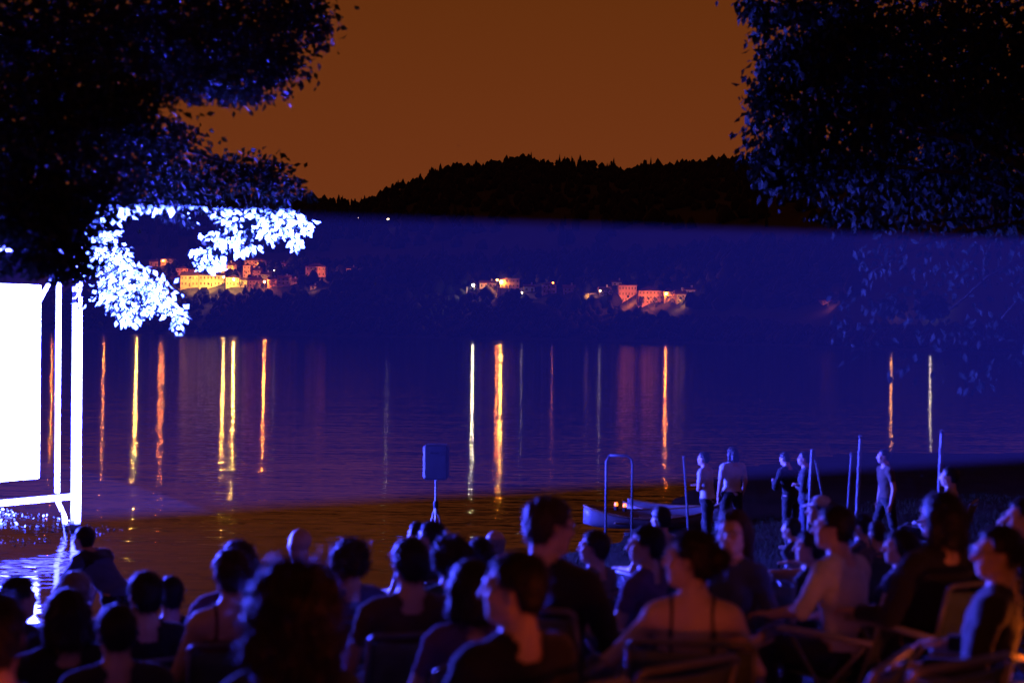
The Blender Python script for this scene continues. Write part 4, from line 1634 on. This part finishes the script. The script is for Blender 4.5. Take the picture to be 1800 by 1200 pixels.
def add_strands(V, F, hc, n, length, wd, seed, down=.6):
    """loose strands lying over and standing off the hair surface"""
    rg = np.random.default_rng(seed)
    N = vnormals(V, F)
    i = rg.integers(0, len(V), n)
    p, nn = V[i], N[i]
    tg = np.array([0, 0, -1.0]) * down + rg.normal(0, .55, (n, 3))
    tg -= nn * np.sum(tg * nn, 1)[:, None] * .75
    tg /= np.linalg.norm(tg, axis=1)[:, None] + 1e-9
    L = (length * rg.uniform(.4, 1.2, n))[:, None]
    sd = np.cross(tg, nn)
    sd /= np.linalg.norm(sd, axis=1)[:, None] + 1e-9
    w = wd
    curl = rg.normal(0, .35, (n, 1))
    q0 = p - nn * .004
    q1 = p + tg * L * .5 + nn * L * .20 + sd * L * curl * .4
    q2 = p + tg * L + nn * L * rg.uniform(-.1, .3, (n, 1)) + sd * L * curl
    VV = np.stack([q0 - sd * w, q0 + sd * w, q1 + sd * w * .8, q1 - sd * w * .8, q2 + sd * w * .25, q2 - sd * w * .25], 1).reshape(-1, 3)
    b = (np.arange(n) * 6 + len(V))[:, None]
    FF = np.concatenate([b + np.array([[0, 1, 2, 3]]), b + np.array([[3, 2, 4, 5]])])
    return np.concatenate([V, VV]), np.concatenate([F, FF])


SKIN = [material('skin_fair', (.60, .40, .31), .5, .08, 9), material('skin_tan', (.46, .29, .20), .5, .08, 9), material('skin_pale', (.66, .47, .39), .5, .08, 9)]
HAIR = {k: material('hair_' + k, c, .55, .3, 40, spec=.4) for k, c in dict(black=(.012, .010, .010), brown=(.035, .022, .014), fair=(.16, .11, .06), grey=(.22, .22, .23)).items()}
CLOTH = {k: material('cloth_' + k, c, .9, .18, 7, bump=.4, bscale=60, sheen=.15) for k, c in dict(
    black=(.012, .012, .014), navy=(.02, .025, .06), charcoal=(.03, .03, .034), grey=(.14, .14, .15), white=(.62, .62, .63), cream=(.50, .46, .40),
    blue=(.07, .11, .30), red=(.22, .03, .03), maroon=(.10, .02, .03), purple=(.13, .07, .20), green=(.05, .08, .05), brown=(.08, .05, .035), teal=(.05, .10, .12), denim=(.05, .07, .13)).items()}
EYEM = material('eye_white', (.6, .6, .6), .2, .05, 30)
GLASSM = material('spectacle_frame', (.02, .02, .02), .3, .1, 9)

PEOPLE_MADE = []


def offset_cloth(V, F, N, sel, off, seed):
    f = F[sel[F].all(1)]
    if len(f) == 0:
        return None
    used = np.unique(f)
    mp = np.full(len(V), -1)
    mp[used] = np.arange(len(used))
    v = V[used]
    fold = np.sin(v[:, 0] * 31 + seed) * np.sin(v[:, 2] * 38 + v[:, 1] * 27 + seed * 2) + .6 * np.sin(v[:, 2] * 75 + v[:, 0] * 44 + seed)
    return v + N[used] * (off + .0035 * fold)[:, None], mp[f]


def person(px, py, Y, label, mode='sit', rz=30, hair='short', hcol='brown', top='charcoal', legs='navy', sleeve=.55, skin=0, with_chair=True, chair_label=None,
           glasses=False, cap_=False, yoke=False, group=None, height=None, neckline=None, cz=0, sx=1.0, **pose):
    """px, py: where the head's centre is seen; Y: depth"""
    hd = at(px, py, Y)
    pose['mode'] = mode
    fine = Y < 8.5
    pose['fine'] = fine
    pr, hc, Hm = body_prims(pose)
    rzz = R(rz)
    ca, sa_ = math.cos(rzz), math.sin(rzz)
    s = 1.0
    for _ in range(4):
        bx = hd.x - s * (ca * hc[0] - sa_ * hc[1])
        by = hd.y - s * (sa_ * hc[0] + ca * hc[1])
        gz = ground_z(bx, by)
        s = min(1.13, max(.62, (hd.z - gz) / hc[2]))
    PEOPLE_MADE.append((round((hd.z - gz) / hc[2], 2), label))
    vox = .0118 if Y < 7.5 else .0148 if Y < 11 else .0205
    V, F = sdf_mesh(pr, vox)
    N = vnormals(V, F)
    # which limb each vertex belongs to, and how far along it
    pos = [q for q in pr if not q.neg]
    DD = np.stack([q.d(V) for q in pos], 1)
    ar = DD.argmin(1)
    labs = np.array([q.lab for q in pos])[ar]
    tpar = np.zeros(len(V))
    for i, q in enumerate(pos):
        m = ar == i
        if q.kind == 'c' and m.any():
            a, b = q.q[0], q.q[1]
            tpar[m] = np.clip((V[m] - a) @ (b - a) / ((b - a) @ (b - a)), 0, 1)
    root = empty('person', (bx, by, gz), rzz, label, 'person', group)
    root.scale = (s * sx, s * sx, s)
    seed = len(PEOPLE_MADE)
    bo = bpy.data.objects.new('body', mesh_np('body', V, F, SKIN[skin], True))
    link(bo, root)
    seltop = np.isin(labs, ['torso']) | ((labs == 'upper_arm') & (tpar < min(1, sleeve * 1.0 if sleeve < 1 else 1.1))) | ((labs == 'forearm') & (tpar < (sleeve - 1.0) * 1.05))
    seltop |= (labs == 'pelvis') & (V[:, 2] > (.50 if mode == 'sit' else .88))
    if sleeve >= 1:
        seltop |= (labs == 'upper_arm')
    if neckline is not None:                      # low back, thin straps
        low = neckline * 1.0
        strap = (np.abs(np.abs(V[:, 0]) - .085) < .014) & (labs == 'torso')
        seltop &= (V[:, 2] < low) | strap
    r_ = offset_cloth(V, F, N, seltop, .008 if sleeve < 1.5 else .012, seed)
    if r_:
        link(bpy.data.objects.new('shirt' if sleeve < 1.5 else 'jacket', mesh_np('shirt', r_[0], r_[1], CLOTH[top], True)), root)
    sel = np.isin(labs, ['thigh', 'shin']) | ((labs == 'pelvis') & (V[:, 2] < (.56 if mode == 'sit' else .97)))
    r_ = offset_cloth(V, F, N, sel, .011, seed + 3)
    if r_:
        link(bpy.data.objects.new('trousers', mesh_np('trousers', r_[0], r_[1], CLOTH[legs], True)), root)
    if yoke:                                      # dark band across the shoulders of the shirt
        ax_ = rotm(0, -pose.get('lean', 0), 0) @ A(0, 0, 1)
        al = (V - A(0, 0, .93)) @ ax_
        r_ = offset_cloth(V, F, N, (labs == 'torso') & (al > .36), .018, seed + 1)
        if r_:
            link(bpy.data.objects.new('shirt_yoke', mesh_np('shirt_yoke', r_[0], r_[1], CLOTH['black'], True)), root)
    for sd in (-1, 1):
        r_ = offset_cloth(V, F, N, (labs == 'foot') & (V[:, 0] * sd > 0), .007, seed + 5)
        if r_:
            link(bpy.data.objects.new('shoe', mesh_np('shoe', r_[0], r_[1], CLOTH['brown'], True)), root)
    if hair != 'bald':
        hv, hf = hair_mesh(hair, hc, Hm, .008 if Y < 9 else .012, seed)
        if Y < 12 and hair != 'thin':
            big = hair in ('mane', 'curly')
            hv, hf = add_strands(hv, hf, hc, 2600 if hair == 'mane' else 1500 if big else 900, .085 if hair == 'mane' else .05 if big else .038 if hair == 'short' else .06, .0016 if Y < 8 else .0022, seed, .2 if big else .8)
        link(bpy.data.objects.new('hair', mesh_np('hair', hv, hf, HAIR[hcol], True)), root)

    def hb(name, mb, mat, par=root, smooth=True):
        mb.v = [tuple(hc + Hm @ np.array(v)) for v in mb.v]
        return mb.build(name, mat, par, smooth)
    if fine:
        for sd in (-1, 1):
            hb('eye', MB().lathe([(.004, -.010), (.0095, -.005), (.011, 0), (.0095, .005), (.004, .010)], (sd * .029, .074, .011), 8), EYEM)
    if glasses:
        g = MB()
        for sd in (-1, 1):
            ring_ = [(sd * .033 + .024 * math.cos(t), .105, .010 + .018 * math.sin(t)) for t in np.linspace(0, 6.283, 15)]
            g.tube(ring_, .0022, 5, False)
            g.tube([(sd * .057, .103, .014), (sd * .078, .05, .014), (sd * .080, -.01, .010)], .002, 5)
        g.tube([(-.010, .108, .012), (.010, .108, .012)], .002, 5)
        hb('glasses', g, GLASSM)
    if cap_:
        c = MB()
        c.lathe([(.088, .045), (.090, .065), (.084, .095), (.06, .122), (.02, .134)], (0, -.018, .0), 16)
        co = hb('cap', c, CLOTH['white' if cap_ == 'pale' else 'charcoal'])
        vis = MB()
        n_ = 9
        vs_ = []
        for zz in (0, .006):
            for i in range(n_):
                t = math.pi * i / (n_ - 1)
                vs_.append((.078 * math.cos(t), .050 + .0 * math.sin(t), .052 + zz))
            for i in range(n_):
                t = math.pi * i / (n_ - 1)
                vs_.append((.078 * math.cos(t), .055 + .095 * math.sin(t), .040 + zz))
        fs_ = []
        for i in range(n_ - 1):
            fs_.append((i, i + 1, n_ + i + 1, n_ + i))
            fs_.append((2 * n_ + i + 1, 2 * n_ + i, 3 * n_ + i, 3 * n_ + i + 1))
            fs_.append((n_ + i, n_ + i + 1, 3 * n_ + i + 1, 3 * n_ + i))
        vis.add(vs_, fs_)
        hb('visor', vis, CLOTH['white' if cap_ == 'pale' else 'charcoal'], co)
    if mode == 'sit' and with_chair:
        short = chair_label or ('folding chair under the ' + ' '.join(label.split()[:9]))
        chair(bx, by, rzz, short, seed % 2, s=max(.85, min(1.12, s)))
    return root


GR = 'audience on folding chairs'
# ---- front rows
person(-14, 1062, 4.4, 'person cut by the picture edge, neck and cheek lit red', rz=34, hair='short', hcol='black', top='maroon', sleeve=.5, group=GR, yaw=-14)
person(34, 1036, 8.8, 'child in dark clothes before the bright reflection in the shallows', rz=-20, hair='short', hcol='black', top='black', sleeve=1.9, group=GR, yaw=-25, sx=.9)
person(130, 1022, 9.0, 'person whose hair top glows pale before the shining water', rz=30, hair='short', hcol='grey', top='charcoal', sleeve=.6, group=GR)
person(117, 1080, 7.4, 'broad dark figure with smooth hair in front of the pale-haired person', rz=26, hair='bob', hcol='black', top='black', sleeve=1.9, group=GR)
person(204, 1110, 6.5, 'dark figure with a round short-haired head and sloping shoulders', rz=24, hair='short', hcol='black', top='charcoal', sleeve=1.9, group=GR)
person(254, 1046, 8.2, 'man with thick dark hair sitting beside a smaller head', rz=28, hair='short', hcol='black', top='black', sleeve=.6, group=GR, yaw=8)
person(300, 1046, 9.6, 'smaller person next to the man with thick dark hair', rz=26, hair='short', hcol='black', top='black', sleeve=.7, group=GR, sx=.92)
person(406, 1008, 7.7, 'woman in a sleeveless red-brown top with one lit shoulder', rz=22, hair='short', hcol='brown', top='maroon', sleeve=.12, woman=True, group=GR, arms='lap', neckline=.90)
person(418, 972, 8.8, 'person half hidden behind the woman in the red-brown top', rz=26, hair='bob', hcol='brown', top='purple', sleeve=.6, group=GR)
person(526, 956, 11.4, 'bald man with a gleaming temple above the big mane of hair', rz=30, hair='bald', top='black', sleeve=1.9, group=GR, yaw=10)
person(512, 1080, 4.4, 'woman with a huge frizzy mane of dark hair', rz=18, hair='mane', hcol='brown', top='green', sleeve=.6, woman=True, group=GR, arms='rest')
person(612, 988, 8.6, 'curly-haired person in a blue top right of the frizzy mane', rz=28, hair='curly', hcol='brown', top='blue', sleeve=.6, group=GR)
person(720, 990, 7.0, 'broad-shouldered man in a T-shirt with a rim of blue light', rz=16, hair='short', hcol='black', top='brown', sleeve=.55, group=GR, yaw=6)
person(733, 942, 12.2, 'small lit face beside the spectacled head under the loudspeaker', rz=40, hair='short', hcol='black', top='black', sleeve=.6, group=GR, yaw=20, sx=.8)
person(757, 944, 11.0, 'person with spectacles sitting below the loudspeaker', rz=38, hair='short', hcol='black', top='charcoal', sleeve=.6, group=GR, glasses=True, yaw=25)
person(792, 984, 8.2, 'curly-headed person beside the broad-shouldered man', rz=20, hair='curly', hcol='brown', top='teal', sleeve=.6, group=GR, yaw=-8)
person(843, 974, 9.6, 'dark-haired person leaning between the curly head and the tall man in black', rz=18, hair='bob', hcol='black', top='black', sleeve=.6, group=GR)
person(869, 956, 11, 'distant head just showing left of the tall man in black', rz=28, hair='thin', hcol='grey', top='black', sleeve=.6, group=GR)
person(826, 1032, 6.1, 'woman in a purple top sitting before the tall man in black', rz=20, hair='bob', hcol='black', top='purple', sleeve=.5, woman=True, group=GR, arms='lap')
person(902, 1036, 4.9, 'person with a red-lit neck and a thin bright edge of face light', rz=40, hair='short', hcol='black', top='black', sleeve=.6, group=GR, yaw=34)
person(968, 914, 6.8, 'man in black sitting tall with his face turned right', rz=-24, hair='short', hcol='brown', top='black', legs='black', sleeve=1.95, yaw=-34, pitch=-8, glasses=True)
person(1043, 962, 9.6, 'person with lit cheek resting a head on one hand', rz=52, hair='short', hcol='brown', top='grey', sleeve=.6, group=GR, yaw=20)
person(1134, 958, 8.6, 'person in a purplish shirt looking left with a lit profile', rz=58, hair='short', hcol='black', top='purple', sleeve=.6, group=GR, yaw=24)
person(1161, 912, 13.0, 'dark-headed person with a pale collar before the boats', rz=30, hair='short', hcol='black', top='cream', sleeve=.6, group=GR)
person(1236, 806, 23.0, 'person in a bright shirt standing by the leaning pole', mode='stand', rz=60, hair='short', hcol='black', top='white', legs='black', sleeve=.6, arms='fold', lean=7, step=.11)
person(1287, 797, 24.5, 'second person in a bright shirt standing on the shore', mode='stand', rz=12, hair='bob', hcol='black', top='white', legs='black', sleeve=.8, lean=-3, twist=12, spread=.06, sx=1.05)
person(1288, 936, 7.9, 'woman with spectacles and long hair turned towards the camera', rz=146, hair='long', hcol='brown', top='denim', sleeve=1.95, skin=2, woman=True, glasses=True, yaw=6)
person(1212, 984, 6.0, 'woman with a hair knot and bare back looking left', rz=-8, hair='bun', hcol='black', top='navy', sleeve=.05, skin=2, woman=True, yaw=76, neckline=.84, arms=(((-.34, -.02, .76), (-.37, .22, .70)), ((.27, .02, .72), (.2, .24, .69))))
person(1379, 806, 22.0, 'person standing on the shore with a lit face and dark clothes', mode='stand', rz=40, hair='short', hcol='black', top='black', legs='black', sleeve=1.9, skin=2, lean=10, pitch=-14, arms=(((-.3, .12, 1.12), (-.12, .3, 1.2)), ((.3, .1, 1.12), (.14, .3, 1.16))))
person(1413, 806, 20.6, 'person with folded arms standing behind the A-shaped stand', mode='stand', rz=76, hair='short', hcol='black', top='charcoal', legs='navy', sleeve=1.9, arms='fold')
person(1553, 802, 19.5, 'person in a brown shirt standing beyond the tall banded pole', mode='stand', rz=100, hair='short', hcol='black', top='brown', legs='black', sleeve=.6, lean=4, step=.16, yaw=-20)
person(1668, 838, 15.6, 'person in a light shirt sitting upright beside the pale pole', rz=62, hair='short', hcol='black', top='cream', legs='black', sleeve=.6, arms='lap')
person(1440, 898, 11.2, 'person in a pale cap looking left', rz=66, hair='short', hcol='black', top='black', sleeve=.6, group=GR, cap_='pale', yaw=22)
person(1390, 930, 12.0, 'hunched person in dark clothes with a lit shoulder', rz=50, hair='short', hcol='black', top='charcoal', sleeve=.6, group=GR, lean=18)
person(1464, 928, 7.6, 'man in a light shirt with an orange-lit back', rz=46, hair='short', hcol='black', top='white', sleeve=1.0, yaw=22, lean=8, arms=(((-.30, .12, .78), (-.26, .34, .72)), ((.27, .10, .74), (.15, .30, .66))))
person(1423, 962, 8.6, 'person with a brightly lit cheek beside the man in the light shirt', rz=60, hair='short', hcol='black', top='black', sleeve=.7, group=GR, yaw=14, sx=.9)
person(1580, 962, 8.3, 'woman with dark hair and a lit profile and forearm', rz=58, hair='bob', hcol='black', top='navy', sleeve=.3, skin=2, woman=True, yaw=24, group=GR)
person(1541, 936, 11.0, 'child in a striped pale top between two adults', rz=20, hair='short', hcol='brown', top='grey', sleeve=.5, group=GR, sx=.85)
person(1512, 924, 11.4, 'small person sitting at the foot of the tall banded pole', rz=60, hair='short', hcol='black', top='denim', sleeve=.6, group=GR)
person(1652, 908, 7.2, 'tall dark-haired person in black with back turned', rz=30, hair='bob', hcol='black', top='black', legs='black', sleeve=1.95)
person(1752, 972, 6.0, 'man in black with a lit forehead looking left', rz=62, hair='short', hcol='black', top='black', sleeve=1.95, glasses=True, yaw=26)
person(1797, 908, 8.4, 'person with a lit face at the right edge of the crowd', rz=66, hair='short', hcol='black', top='navy', sleeve=.6, group=GR, yaw=20)
person(1775, 922, 9.6, 'person with a dim face behind the man in black', rz=60, hair='short', hcol='brown', top='brown', sleeve=.6, group=GR, yaw=15)
# person bending down on the shore
bent = person(146, 948, 14.0, 'person in a blue shirt bending down at the water\'s edge', mode='stand', rz=62, hair='short', hcol='black', top='blue', legs='black', sleeve=.7, lean=48,
              arms=(((-.26, .55, .95), (-.22, .62, .70)), ((.26, .55, .95), (.22, .62, .70))), with_chair=False, step=.12, yoke=True)

# ---- empty chairs in the right foreground
for i, (px, py, Y, rz, lab) in enumerate((
        (1545, 1090, 5.0, 34, 'empty folding chair with a lit top bar before the woman with dark hair'),
        (1500, 1120, 4.5, 26, 'empty folding chair nearest the orange-lit man, wide green back'),
        (1770, 1095, 4.4, 40, 'empty folding chair under the man with the lit forehead'),
        (1395, 1095, 5.2, 60, 'empty folding chair turned sideways beside the woman with the hair knot'),
        (1330, 1150, 4.2, 48, 'empty folding chair with a pale armrest end in the front row'),
        (1020, 1160, 4.3, 30, 'empty folding chair below the tall man in black'),
        (1100, 1080, 5.6, 36, 'empty folding chair left of the woman with the hair knot'),
        (720, 1165, 4.2, 20, 'empty folding chair before the broad-shouldered man'),
        (280, 1190, 4.2, 30, 'empty folding chair left of the huge frizzy mane'))):
    p = at(px, py, Y)
    chair(p.x, Y, R(rz), lab, i % 2)
HAZE = 0.33e-5


# ================================================================== thin haze that shows the beam
hm = bpy.data.materials.new('haze_air')
hm.use_nodes = True
hn, hl = hm.node_tree.nodes, hm.node_tree.links
hn.clear()
ho = hn.new('ShaderNodeOutputMaterial')
hv = hn.new('ShaderNodeVolumePrincipled')
hv.inputs['Color'].default_value = (.80, .66, .97, 1)
hv.inputs['Density'].default_value = HAZE
hv.inputs['Anisotropy'].default_value = 0.0
hl.new(hv.outputs[0], ho.inputs['Volume'])
try:
    hm.cycles.volume_sampling = 'EQUIANGULAR'
except Exception:
    pass
hz = MB().box((0, 1130, 120), (4300, 2360, 260)).build('haze', hm)
tag(hz, 'thin night haze over the lake that makes the projector beam visible', 'haze', kind='stuff')
